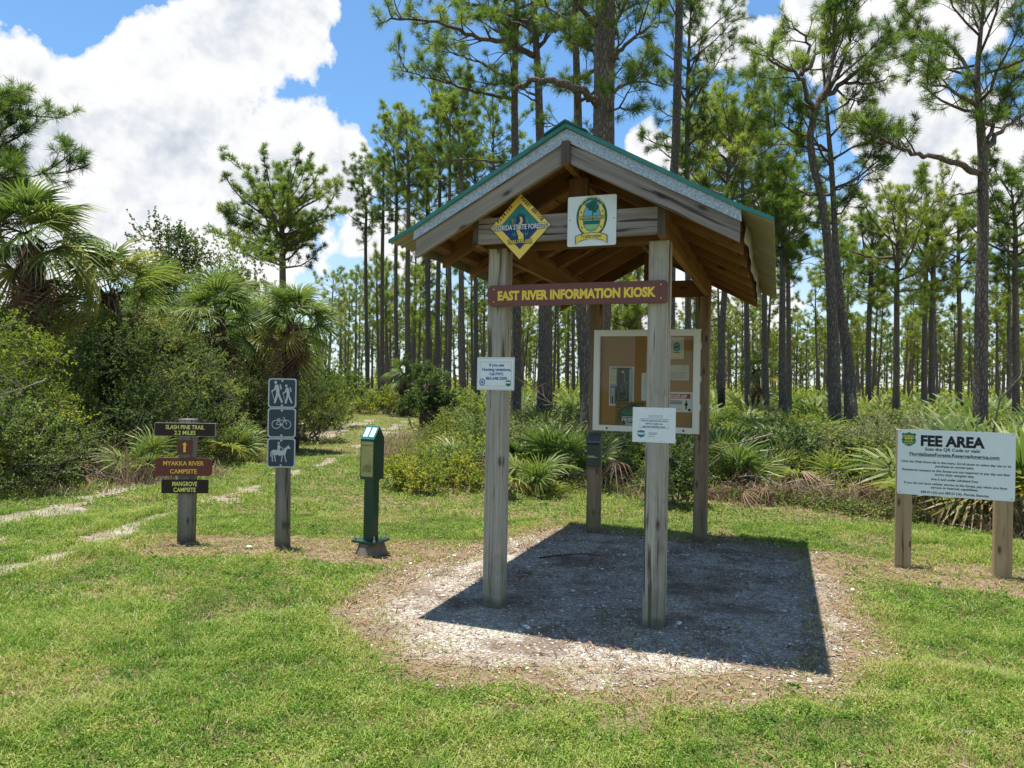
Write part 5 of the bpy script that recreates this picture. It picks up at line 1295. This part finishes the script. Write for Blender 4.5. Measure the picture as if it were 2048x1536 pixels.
while tries < 9000 and (npal < 210 or nshr < 170):
    tries += 1
    y = math.sqrt(fr.uniform(9.5**2, 27**2)); x = fr.uniform(-.74, .74)*y
    m = float(m_under(np.array([x]), np.array([y]))[0])
    if m < .55: continue
    if x < -.28*y and y < 22 and m > 1.6: continue
    if not free(x, y, .66+.012*y): continue
    z = PZ(x, y); edge = m < 1.3
    if x < -.07*y and m < 2.4:
        if fr.random() < .5: continue
        k_ = .5
    else: k_ = 1.
    if fr.random() < .42:
        if npal >= 210: continue
        place_palmetto(x, y, k_*fr.uniform(.70, 1.05)*(.62 if edge else 1.15), fr.random()*6.28, int(fr.integers(7)), PL[z], 'palmettos: '+PL[z][25:]); npal += 1
    else:
        if nshr >= 170: continue
        s_ = k_*fr.uniform(.55, 1.0)*(.62 if edge else 1.1); place_shrub(x, y, (s_*1.15, s_*1.15, s_), fr.random()*6.28, int(fr.integers(6)), SL[z], 'shrubs: '+SL[z][22:]); nshr += 1

# ================================================================== STUFF: undergrowth, dry brush, grass, litter
fr = np.random.default_rng(9)
S = Soup()
PLO = []
for i in range(5):
    q = Soup(); rg = np.random.default_rng(500+i)
    for k in range(8): put(q, FANS_LO[rg.integers(3)], (0, 0, .0), k*2.4, rg.uniform(.3, 1.3), rg.normal(0, .5), rg.uniform(.8, 1.2), 0, rg.normal(0, .14))
    PLO.append((np.concatenate(q.V), np.concatenate(q.T), np.concatenate(q.A)))
for k in range(760):
    y = math.sqrt(fr.uniform(24**2, 62**2)); x = fr.uniform(-.72, .72)*y
    if m_under(np.array([x]), np.array([min(y, 43.9)]))[0] < .6 and y < 44: continue
    put(S, PLO[fr.integers(5)], (x, y, float(gz(x, y))), fr.random()*6.28, 0, 0, fr.uniform(1.0, 1.8), 0, fr.normal(0.05, .1))
def cover(n, y0, y1, hmax, L, W, clump):
    """loose leafy ground cover over the unmown area"""
    nc = n//clump; y = np.sqrt(fr.uniform(y0**2, y1**2, nc)); x = fr.uniform(-.76, .76, nc)*y
    m = np.where(y < 44, m_under(x, np.minimum(y, 43.9)), 1.); dens = fbm(x*.6, y*.6, 81, 3)
    k = (m > -.12) & (fr.random(nc) < .35+1.1*(dens-.25)); x, y, m, dens = x[k], y[k], m[k], dens[k]
    h = hmax*(.25+1.3*np.clip(fbm(x*.8+9, y*.8, 83, 3)-.28, 0, 1))*np.clip((m+.25)/1.2, .10, 1.)
    c = np.stack([x, y, gz(x, y)], 1)
    C = np.repeat(c, clump, 0); nn = len(C); hh = np.repeat(h, clump)
    r = np.abs(fr.normal(0, .11+.004*np.repeat(y, clump))); a = fr.random(nn)*6.28
    t = fr.random(nn)**.8
    C = C+np.stack([np.cos(a)*r, np.sin(a)*r, hh*t], 1)
    D = np.stack([np.cos(a)+fr.normal(0, .5, nn), np.sin(a)+fr.normal(0, .5, nn), fr.uniform(-.2, 1.1, nn)], 1)
    ti = np.clip(np.repeat(.12+.75*fbm(x*.5+3, y*.5, 85, 3)+fr.normal(0, .08, len(x)), clump)+fr.normal(0, .10, nn), 0, 1)
    leaves(S, C, D, L, W, ti, fr, 1)
cover(210000, 9.0, 20, 1.2, .075, .036, 12)
cover(130000, 20, 46, 1.5, .13, .07, 10)
cover(70000, 44, 120, 2.0, .34, .19, 8)
cover(60000, 110, 215, 4.6, .9, .55, 8)
tag(S.build('undergrowth', [M_FAN, M_YLEAF]), 'tangled leafy undergrowth covering the forest floor', 'undergrowth', None, 'stuff')

# low weeds where the lawn meets the brush
S = Soup()
n = 9000; y = fr.uniform(8.5, 14, n); x = fr.uniform(-.72, .76, n)*y; m = m_under(x, y); dn = fbm(x*1.4, y*1.4, 131, 3)
k = (m > -.35) & (m < .45) & (dn > .5); x, y = x[k], y[k]; q = 9
C = np.repeat(np.stack([x, y, gz(x, y)], 1), q, 0); a = fr.random(len(C))*6.28; r = np.abs(fr.normal(0, .06, len(C)))
C += np.stack([np.cos(a)*r, np.sin(a)*r, fr.uniform(.01, .20, len(C))], 1)
leaves(S, C, np.stack([np.cos(a), np.sin(a), fr.uniform(-.1, .9, len(C))], 1), .05, .032, np.clip(fr.normal(.45, .18, len(C)), 0, 1), fr)
tag(S.build('edge_weeds', M_LEAF), 'low green weeds where the lawn meets the brush', 'weeds', None, 'stuff')
# dry grass, dead fronds and twigs along the edge of the lawn
S = Soup()
def blades(S, x, y, z, h, w, lean, tint, rng, mat=0):
    n = len(x); a = rng.random(n)*6.28; ln = lean*rng.uniform(.2, 1.2, n)*h
    t = a+rng.normal(0, .6, n)
    b = np.stack([x, y, z], 1); sd = np.stack([np.cos(t+1.57), np.sin(t+1.57), 0*t], 1)*(w/2)[:, None]
    m = b+np.stack([np.cos(a)*ln*.35, np.sin(a)*ln*.35, h*.6], 1); e = b+np.stack([np.cos(a)*ln, np.sin(a)*ln, h*rng.uniform(.75, 1., n)], 1)
    V = np.stack([b-sd, b+sd, m+sd*.85, m-sd*.85, e], 1).reshape(-1, 3); i = np.arange(n)*5
    T = np.concatenate([np.stack([i, i+1, i+2], 1), np.stack([i, i+2, i+3], 1), np.stack([i+3, i+2, i+4], 1)])
    S.add(V, T, np.repeat(tint, 5), mat)
def dry(cx, cy, rx, ry, n, h, lean=.7):
    a = fr.random(n)*6.28; r = np.sqrt(fr.random(n)); x = cx+np.cos(a)*r*rx; y = cy+np.sin(a)*r*ry
    # gathered into bunches
    x = np.round(x/.16)*.16+fr.normal(0, .05, n); y = np.round(y/.16)*.16+fr.normal(0, .05, n)
    blades(S, x, y, gz(x, y), h*fr.uniform(.25, 1.15, n)*(1-.5*r**2)*np.clip(2.6*fbm(x*2.3, y*2.3, 121, 3)-.55, .2, 1.7), np.full(n, .008), lean*1.5, np.clip(fr.normal(.55, .22, n), 0, 1), fr)
for u, Y, rx, ry, n, h in ((1640, 10.6, .55, .35, 700, .55), (1760, 10.2, .55, .4, 1000, .75), (1850, 9.7, .5, .35, 900, .75), (1950, 9.3, .55, .35, 1000, .7), (2040, 8.8, .5, .4, 900, .8), (1490, 11, .5, .3, 500, .5), (1560, 10.9, .5, .3, 600, .5), (980, 12., .5, .4, 450, .55), (905, 13., .6, .5, 500, .7),
                            (1060, 11.6, .4, .3, 300, .45), (350, 12.4, .9, .6, 900, .55), (240, 11.6, .8, .5, 600, .5), (450, 15, 1., .8, 700, .7), (120, 10.6, .8, .4, 350, .4), (1240, 11.3, .5, .4, 350, .5), (800, 15.5, .8, 1.2, 600, .7), (840, 19, .8, 1.4, 600, .8), (1710, 10.7, .6, .3, 500, .6)):
    dry((u-1024)/CF*Y, Y-.15, rx*1.1, ry*1.15, int(n*(1.05 if u > 1300 else 1.7)), h*(.8 if u > 1300 else 1.))
for k in range(110):                       # dead fans lying about
    u = fr.choice([fr.uniform(1440, 2080), fr.uniform(900, 1300), fr.uniform(1440, 1850), fr.uniform(150, 420)]); Y = fr.uniform(10.3, 12.6) if u > 800 else fr.uniform(11, 13)
    x = (u-1024)/CF*Y
    if m_under(np.array([x]), np.array([Y]))[0] < .1: continue
    put(S, FANS_DEAD[fr.integers(4)], (x, Y, float(gz(x, Y))+fr.uniform(.12, .42)), fr.random()*6.28, fr.uniform(-.4, .45), fr.normal(0, .6), fr.uniform(.4, .7), 1, fr.normal(-.15, .2))
for k in range(140):
    u = fr.choice([fr.uniform(1440, 2060), fr.uniform(880, 1320), fr.uniform(1440, 1800)]); Y = fr.uniform(9.7, 11.6); x = (u-1024)/CF*Y
    if not -.15 < m_under(np.array([x]), np.array([Y]))[0] < .9: continue
    put(S, FANS_DEAD[fr.integers(4)], (x, Y, float(gz(x, Y))+fr.uniform(.05, .22)), fr.random()*6.28, fr.uniform(-.3, .25), fr.normal(0, .8), fr.uniform(.3, .6), 1, fr.normal(-.22, .18))
def twig(x, y, z, L, r, el, mat=2):
    a = fr.random()*6.28; P = walk((x, y, z), (math.cos(a), math.sin(a), el), L, 6, -.03, .16, fr); S.tube(P, np.linspace(r, r*.35, 7), 4, fr.random(), mat, rng=fr)
    for k in range(3):
        p, d = interp(P, fr.uniform(.3, .9)); S.tube(walk(p, unit(d+fr.normal(0, .7, 3)), L*.35, 3, 0, .2, fr), np.linspace(r*.45, r*.15, 4), 3, fr.random(), mat, cap=False, rng=fr)
for k in range(520):
    u = fr.choice([fr.uniform(1440, 2070), fr.uniform(860, 1330), fr.uniform(20, 420)]); Y = fr.uniform(10.2, 12.8)
    x = (u-1024)/CF*Y
    if m_under(np.array([x]), np.array([Y]))[0] < .05: continue
    twig(x, Y, float(gz(x, Y))+fr.uniform(.02, .4), fr.uniform(.5, 1.3), fr.uniform(.006, .014), fr.uniform(-.1, .6))
tag(S.build('dry_brush', [M_STRAW, M_DEAD, M_TWIG]), 'dry straw-coloured grass, dead fronds and twigs edging the lawn', 'dry brush', None, 'stuff')

# ------------------------------------------------------------------ lawn
S = Soup(); fr = np.random.default_rng(10)
def lawn(n, y0, y1, h, w, lw, share_leaf):
    y = np.sqrt(fr.uniform(y0**2, y1**2, n)); x = fr.uniform(-.78, .78, n)*y
    st = m_straw(x, y); un = m_under(x, y); pad = m_pad(x, y)
    rut = m_rut(x, y)
    patch = fbm(x*1.5, y*1.5, 91, 4); fine = fbm(x*6, y*6, 95, 3)
    p = 1.15-.95*st; p *= np.where(rut > .02, np.clip(.70-4.*rut, .07, .8), 1.); p *= .30+1.1*sstep(.36, .54, fine)
    p = np.where(pad > .25, .012, np.where(pad > -.1, p*.5, p)); p = np.where(un > .35, .25, p)
    k = fr.random(n) < p; x, y, st, un, patch, fine = x[k], y[k], st[k], un[k], patch[k], fine[k]; n = len(x)
    z = gz(x, y)
    big = fbm(x*.45, y*.45, 97, 3)
    vf = fbm(x*14, y*14, 111, 2)
    tint = .47+.60*(patch-.5)+.60*(fine-.5)+.5*(vf-.5)-.2*(big-.5)+.30*st+fr.normal(0, .12, n)
    tint = np.where(fr.random(n) < .06+.16*st, fr.uniform(.8, 1., n), np.minimum(tint, .82))
    lf = fr.random(n) < share_leaf*(.5+1.2*sstep(.4, .6, fbm(x*2.1+5, y*2.1, 99, 3)))
    hh = h*fr.uniform(.4, 1.25, n)*(.65+.8*sstep(.45, .7, patch))*(1+.9*sstep(-.7, .1, un))*(1+.5*sstep(-.5, -.15, rut[k]))*(1-.35*st)
    hh = hh*np.where(fr.random(n) < .02, 1.9, 1.)
    b = ~lf
    blades(S, x[b], y[b], z[b], hh[b], w*fr.uniform(.7, 1.3, b.sum()), 1.0, np.clip(tint[b], 0, 1), fr)
    m = lf.sum(); a = fr.random(m)*6.28
    D = np.stack([np.cos(a), np.sin(a), fr.uniform(-.15, .65, m)], 1)
    leaves(S, np.stack([x[lf], y[lf], z[lf]+hh[lf]*fr.uniform(.15, .75, m)], 1), D, lw, lw*.72, np.clip(tint[lf]-.04, 0, 1), fr)
lawn(340000, 2.6, 5.2, .050, .0040, .0155, .34)
lawn(300000, 5.2, 9.0, .054, .0060, .021, .32)
lawn(130000, 9.0, 16., .065, .011, .036, .35)
lawn(70000, 16., 44., .09, .022, .07, .25)
nw = 520; yw = np.sqrt(fr.uniform(2.9**2, 13**2, nw)); xw = fr.uniform(-.75, .75, nw)*yw
for x0, y0 in zip(xw, yw):
    if m_pad(np.array([x0]), np.array([y0]))[0] > -.05 or m_under(np.array([x0]), np.array([y0]))[0] > .2: continue
    k = int(fr.integers(7, 16)); kind = fr.random(); g0 = float(gz(x0, y0))
    if kind < .5:      # taller grass tuft
        blades(S, x0+fr.normal(0, .025, k), y0+fr.normal(0, .025, k), np.full(k, g0), fr.uniform(.05, .12, k), np.full(k, .0055), .8, np.clip(fr.normal(.38+.4*(fr.random() < .25), .1, k), 0, 1), fr)
    else:              # broad-leaved rosette
        a = fr.random(k)*6.28; D = np.stack([np.cos(a), np.sin(a), fr.uniform(.05, .7, k)], 1)
        leaves(S, np.stack([x0+fr.normal(0, .03, k), y0+fr.normal(0, .03, k), g0+fr.uniform(.01, .05, k)], 1), D, .04, .026, np.clip(fr.normal(.28, .12, k), 0, 1), fr)
tag(S.build('lawn_grass', M_GRASS), 'short patchy grass and clover of the mown lawn', 'grass', None, 'stuff')

# ------------------------------------------------------------------ shell fragments and pine straw
S = Soup(); fr = np.random.default_rng(12)
n = 52000; x = fr.uniform(-2.4, 4., n); y = fr.uniform(3.3, 9., n)
pdv = m_pad(x, y); dn = fbm(x*1.7, y*1.7, 103, 4)
k = fr.random(n) < np.clip(sstep(-.45, .35, pdv)*(.12+1.5*sstep(.40, .64, dn)), 0, 1)
x, y = x[k], y[k]; n = len(x); r = .0035+.0105*fr.random(n)**2.6
r = np.where(fr.random(n) < .010, fr.uniform(.016, .028, n), r)
base = np.array([(1, 0, 0), (.3, .9, 0), (-.8, .6, 0), (-.8, -.6, 0), (.3, -.9, 0), (.1, 0, .6), (-.15, .1, .5)])
V = base[None]*r[:, None, None]*fr.uniform(.55, 1.25, (n, 7, 1)); a = fr.random(n)*6.28
V = np.stack([V[..., 0]*np.cos(a)[:, None]-V[..., 1]*np.sin(a)[:, None], V[..., 0]*np.sin(a)[:, None]+V[..., 1]*np.cos(a)[:, None], V[..., 2]*.8], -1)
V += np.stack([x, y, np.full(n, .006)], 1)[:, None]
tb = np.array([(0, 1, 5), (1, 2, 6), (1, 6, 5), (2, 3, 6), (3, 4, 5), (3, 5, 6), (4, 0, 5)])
S.add(V.reshape(-1, 3), (np.arange(n)[:, None, None]*7+tb[None]).reshape(-1, 3), np.repeat(np.clip(fr.normal(.5, .25, n), 0, 1), 7))
ms, N = new_mat('shell_fragment')
c = N.ramp(N.attr('tint'), [(0, (.12, .10, .08)), (.5, (.31, .28, .23)), (.8, (.55, .52, .46)), (1, (.76, .74, .68))])
finish(ms, N, princ(N, c, .8, 0, None, .2))
tag(S.build('shell_gravel', ms), 'pale shell and stone fragments strewn over the kiosk pad', 'gravel', None, 'stuff')
S = Soup()
n = 52000; y = np.sqrt(fr.uniform(3.0**2, 12.5**2, n)); x = fr.uniform(-.7, .76, n)*y
st = m_straw(x, y); pdv = m_pad(x, y); dn = fbm(x*1.3+4, y*1.3, 107, 4)
k = fr.random(n) < .03+np.clip(st*np.where(pdv > .25, .20+1.3*sstep(.5, .66, dn), .75), 0, 1)
x, y = x[k], y[k]; n = len(x); a = fr.random(n)*3.14; L = fr.uniform(.05, .16, n)*(.7+.05*y); w = .0016+.0003*y
dx, dy = np.cos(a)*L/2, np.sin(a)*L/2; z = gz(x, y)+fr.uniform(.008, .022, n)
sx, sy = -np.sin(a)*w, np.cos(a)*w; bend = fr.normal(0, .18, n)*L
V = np.stack([np.stack([x-dx-sx, y-dy-sy, z], 1), np.stack([x-dx+sx, y-dy+sy, z], 1), np.stack([x-np.sin(a)*bend+sx, y+np.cos(a)*bend+sy, z+.006], 1), np.stack([x-np.sin(a)*bend-sx, y+np.cos(a)*bend-sy, z+.006], 1), np.stack([x+dx, y+dy, z-.002], 1)], 1).reshape(-1, 3)
i = np.arange(n)*5
S.add(V, np.concatenate([np.stack([i, i+1, i+2], 1), np.stack([i, i+2, i+3], 1), np.stack([i+3, i+2, i+4], 1)]), np.repeat(np.clip(fr.normal(.45, .22, n), 0, 1), 5))
mq, N = new_mat('pine_straw')
c = N.ramp(N.attr('tint'), [(0, (.07, .04, .026)), (.5, (.21, .125, .075)), (1, (.40, .28, .18))])
finish(mq, N, princ(N, c, .8, 0, None, .15))
tag(S.build('pine_straw', mq), 'brown fallen pine needles around the posts and pad', 'pine straw', None, 'stuff')

# ------------------------------------------------------------------ single small things on the ground
def stone(u, v, r, label, seed, dark=False):
    rng = np.random.default_rng(seed); g = gp(u, v); S = Soup(); n = 10; V = []
    for k, (zz_, rr) in enumerate(((0, .9), (.35, 1.), (.62, .7))):
        for t in np.linspace(0, 6.283, n, endpoint=False): q = r*rr*(1+.28*math.sin(2*t+seed)+.12*rng.normal()); V.append((q*math.cos(t), q*.7*math.sin(t), r*.8*zz_+.004))
    V.append((0, 0, r*.55)); F = []
    for a in range(2):
        for j in range(n): p, q = a*n+j, a*n+(j+1) % n; F += [(p, q, q+n), (p, q+n, p+n)]
    F += [(2*n+j, 2*n+(j+1) % n, 3*n) for j in range(n)]
    S.add(V, F); o = S.build('stone', paint('white_limestone', (.66, .65, .60), .85, .2, 0, .2, 30.), None, True, (g[0], g[1], 0), rng.random()*6.28); tag(o, label, 'stone')
stone(1357, 1249, .028, 'white stone right beside the foot of the front right kiosk post', 1)
stone(1705, 1182, .030, 'white stone on bare earth between the pad and the fee sign', 2)
stone(1040, 1265, .018, 'pale stone on the shaded gravel beside the front left kiosk post', 3)
stone(1146, 1183, .018, 'small pale stone in the middle of the shaded gravel', 4)
stone(497, 1097, .045, 'flat pale stone on the brown straw left of the symbol post', 5)
stone(908, 1113, .022, 'grey stone at the left edge of the pad behind the pay station', 6)
def stick(pts, r, label, name='stick', mat=None, cat='stick'):
    P = [(*gp(u, v), zz_) for u, v, zz_ in pts]; b = np.array(P[0]); S = Soup(); q = np.linspace(0, 1, len(P)*3); kk = np.linspace(0, 1, len(P)); P = np.array(P)-b
    Pf = np.stack([np.interp(q, kk, P[:, j]) for j in range(3)], 1); Pf[1:-1, :2] += RNG.normal(0, r*.4, (len(Pf)-2, 2))
    S.tube(Pf, np.linspace(r, r*.6, len(Pf)), 6, .5, rough=.25); o = S.build(name, mat or M_TWIG, None, True, tuple(b)); tag(o, label, cat)
stick([(1078, 1118, .012), (1130, 1112, .014), (1165, 1111, .016), (1200, 1113, .012)], .007, 'thin dark stick lying on the shaded gravel under the kiosk', mat=M_BARKG)
stick([(106, 1293, .014), (140, 1272, .018)], .012, 'short pale stick in the grass at lower left')
stick([(1882, 1474, .014), (1950, 1470, .016)], .013, 'broken pale stick in the grass at lower right')
stick([(1960, 1065, .02), (1915, 1058, .05), (1890, 1048, .03)], .014, 'pale bent stick on the straw behind the fee sign', mat=M_TWIG)
stick([(1060, 950, .04), (1100, 962, .08), (1150, 958, .05)], .05, 'dark fallen log at the lawn edge behind the kiosk', 'fallen_log', M_BARK, 'log')
stick([(1205, 950, .06), (1240, 958, .12), (1275, 950, .06)], .08, 'charred log lying right of the leaflet box', 'fallen_log', M_BARK, 'log')
# leaning dead branches
def branch(pts, r, label, seed):
    rng = np.random.default_rng(seed); P = np.array([at(u, v, Y) for u, v, Y in pts]); b = P[0].copy(); S = Soup(); P = P-b; S.tube(P, np.linspace(r, r*.4, len(P)), 6, .5, rng=rng)
    for k in range(9):
        p, d = interp(P, rng.uniform(.3, .98)); l = rng.uniform(.2, .55); S.tube(walk(p, unit(d+rng.normal(0, .6, 3)), l, 4, .05, .2, rng), np.linspace(r*.45, .003, 5), 4, .5, cap=False, rng=rng)
    o = S.build('dead_branch', M_TWIG, None, True, tuple(b)); tag(o, label, 'branch')
branch([(1985, 900, 9.7), (1990, 840, 9.7), (2000, 800, 9.6), (2030, 765, 9.5), (2060, 740, 9.4)], .014, 'grey leafless branch standing up behind the fee sign', 1)
branch([(1545, 868, 10.6), (1500, 880, 10.5), (1450, 895, 10.4)], .016, 'dark leaning branch right of the rear right kiosk post', 2)
branch([(1140, 838, 11.8), (1110, 815, 11.6), (1085, 790, 11.4), (1060, 775, 11.3)], .014, 'bare grey branch behind the front left kiosk post', 3)
branch([(90, 700+60, 9.6), (50, 775, 9.3), (0, 790, 9.1), (-60, 800, 9.)], .009, 'bleached dead branch poking out of the left shrubs', 4)

# ================================================================== SKY, SUN, CAMERA
SUN = np.array([-.108, .088, .985]); SUN /= np.linalg.norm(SUN)
W = bpy.data.worlds.new('World'); SC.world = W; W.use_nodes = True
W.node_tree.nodes.clear(); N = NT(W.node_tree)
sky = N('ShaderNodeTexSky', sky_type='NISHITA', sun_disc=False, sun_elevation=math.asin(SUN[2]), sun_rotation=math.atan2(SUN[0], SUN[1]), altitude=0., air_density=1.0, dust_density=.35, ozone_density=3.5)
Dv = N('ShaderNodeTexCoord', out=0)
x_, y_, z_ = N.xyz(Dv)
az = N.math('ARCTAN2', x_, y_); el = N.math('ARCSINE', z_)
wz = N.noise(Dv, 3.1, 3, .5)
BL = [(62, 150, 62), (140, 195, 90), (255, 150, 85), (290, 80, 66), (340, 170, 140), (420, 110, 115), (470, 60, 66), (540, 70, 120), (625, 20, 62), (600, 90, 80), (140, 270, 150), (40, 320, 120), (400, 320, 190), (610, 255, 85), (680, 300, 78), (560, 370, 150), (200, 430, 210), (540, 450, 170), (700, 380, 75), (30, 480, 160), (740, 470, 90), (840, 520, 70),
      (1290, 290, 60), (1330, 330, 60), (1450, 30, 75), (1530, 90, 70), (1640, 60, 95), (1740, 100, 85), (1830, 60, 100), (1930, 20, 80), (1770, 250, 85), (1860, 320, 110), (1960, 250, 60), (2060, 330, 110), (1830, 400, 110), (1960, 400, 110), (2070, 430, 90), (1740, 420, 60), (1440, 290, 35), (1560, 420, 60), (1050, 560, 120), (1250, 600, 150), (1500, 600, 100)]
den = None
for u, v, r in BL:
    d = AF+AR*(u-1024)/CF-AU*(v-768)/CF; d = d/np.linalg.norm(d); a0, e0, rr = math.atan2(d[0], d[1]), math.asin(d[2]), r/CF*1.05
    da = N.math('MULTIPLY', N.math('SUBTRACT', az, a0), math.cos(e0)/rr); de = N.math('MULTIPLY', N.math('SUBTRACT', el, e0), 1/rr)
    q = N.math('SUBTRACT', 1., N.math('SQRT', N.math('ADD', N.math('MULTIPLY', da, da), N.math('MULTIPLY', de, de))))
    den = q if den is None else N.math('SMOOTH_MAX', den, q, .25)
side = N.math('MULTIPLY', N.math('SUBTRACT', N.noise(Dv, 1.6, 4, .5), .545), 3.2)          # unseen clouds over the rest of the sky, coverage set for neutral fill light
offv = N.math('MAXIMUM', N.math('SUBTRACT', N.math('ABSOLUTE', az), .64), N.math('SUBTRACT', el, .58))
den = N.math('MAXIMUM', den, N.math('ADD', side, N.math('MULTIPLY', N.math('SUBTRACT', N.ramp(offv, [(0., 0.), (.25, 1.)]), 1.), 6.)))
nb = N.noise(Dv, 7.5, 12, .56, .25)
nb2 = N.noise(N('ShaderNodeVectorMath', {0: Dv, 1: (-.010, 0, .026)}, operation='ADD'), 7.5, 5, .52, .25)
nl1 = N.noise(Dv, 19., 8, .58, .2); nl2 = N.noise(N('ShaderNodeVectorMath', {0: Dv, 1: (-.004, 0, .011)}, operation='ADD'), 19., 6, .55, .2)
D_ = N.math('ADD', den, N.math('MULTIPLY', N.math('SUBTRACT', nb, .5), 1.9))
D_ = N.math('SUBTRACT', N.math('ADD', D_, N.math('MULTIPLY', N.math('SUBTRACT', nl1, .5), .95)), .15)
mask = N.ramp(D_, [(.0, 0.), (.05, .5), (.14, 1.)])
lit = N.math('ADD', .60, N.math('ADD', N.math('MULTIPLY', N.math('SUBTRACT', nb, nb2), 2.6), N.math('MULTIPLY', N.math('SUBTRACT', nl1, nl2), 1.7)))
thick = N.ramp(D_, [(.10, .28), (.75, 0.)])
grey = N.math('MULTIPLY', N.ramp(N.noise(Dv, 2.6, 3, .5), [(.42, 0.), (.62, 1.)]), N.ramp(D_, [(.35, 0.), (.9, 1.)]))
lit = N.math('SUBTRACT', N.math('ADD', lit, thick), N.math('MULTIPLY', grey, .13), clamp=True)
ccol = N.ramp(lit, [(.05, (.58, .63, .73)), (.40, (.80, .84, .90)), (.70, (.99, 1.0, 1.01)), (1., (1.06, 1.06, 1.06))])
lowh = N.ramp(el, [(0., .62), (.10, .42), (.30, 0.)])
mask = N.math('MAXIMUM', mask, lowh)
b1 = N('ShaderNodeBackground', {'Color': N.mix(1., sky, (.74, .97, 1.06), 'MULTIPLY'), 'Strength': .085})
b2 = N('ShaderNodeBackground', {'Color': ccol, 'Strength': .45})
ms_ = N('ShaderNodeMixShader', {0: mask, 1: b1, 2: b2})
wo = W.node_tree.nodes.new('ShaderNodeOutputWorld'); W.node_tree.links.new(ms_, wo.inputs[0])

sl = bpy.data.lights.new('sun', 'SUN'); sl.energy = 4.6; sl.angle = math.radians(.53); sl.color = (1., .955, .88)
so = bpy.data.objects.new('sun', sl); COL.objects.link(so); so.rotation_euler = Vector(SUN).to_track_quat('Z', 'Y').to_euler(); so.location = (0, 0, 30)

cam = bpy.data.cameras.new('camera'); cam.sensor_width = 36; cam.lens = 36*CF/2048; cam.clip_end = 3000; cam.clip_start = .05
co = bpy.data.objects.new('camera', cam); COL.objects.link(co)
M = Matrix.Identity(4)
for i in range(3): M[i][0], M[i][1], M[i][2] = AR[i], AU[i], -AF[i]
M[2][3] = CH; co.matrix_world = M
SC.camera = co
SC.view_settings.view_transform = 'Standard'; SC.view_settings.look = 'None'; SC.view_settings.exposure = 1.12; SC.view_settings.gamma = 1.
SC.cycles.max_bounces = 8; SC.cycles.transparent_max_bounces = 12; SC.cycles.diffuse_bounces = 4
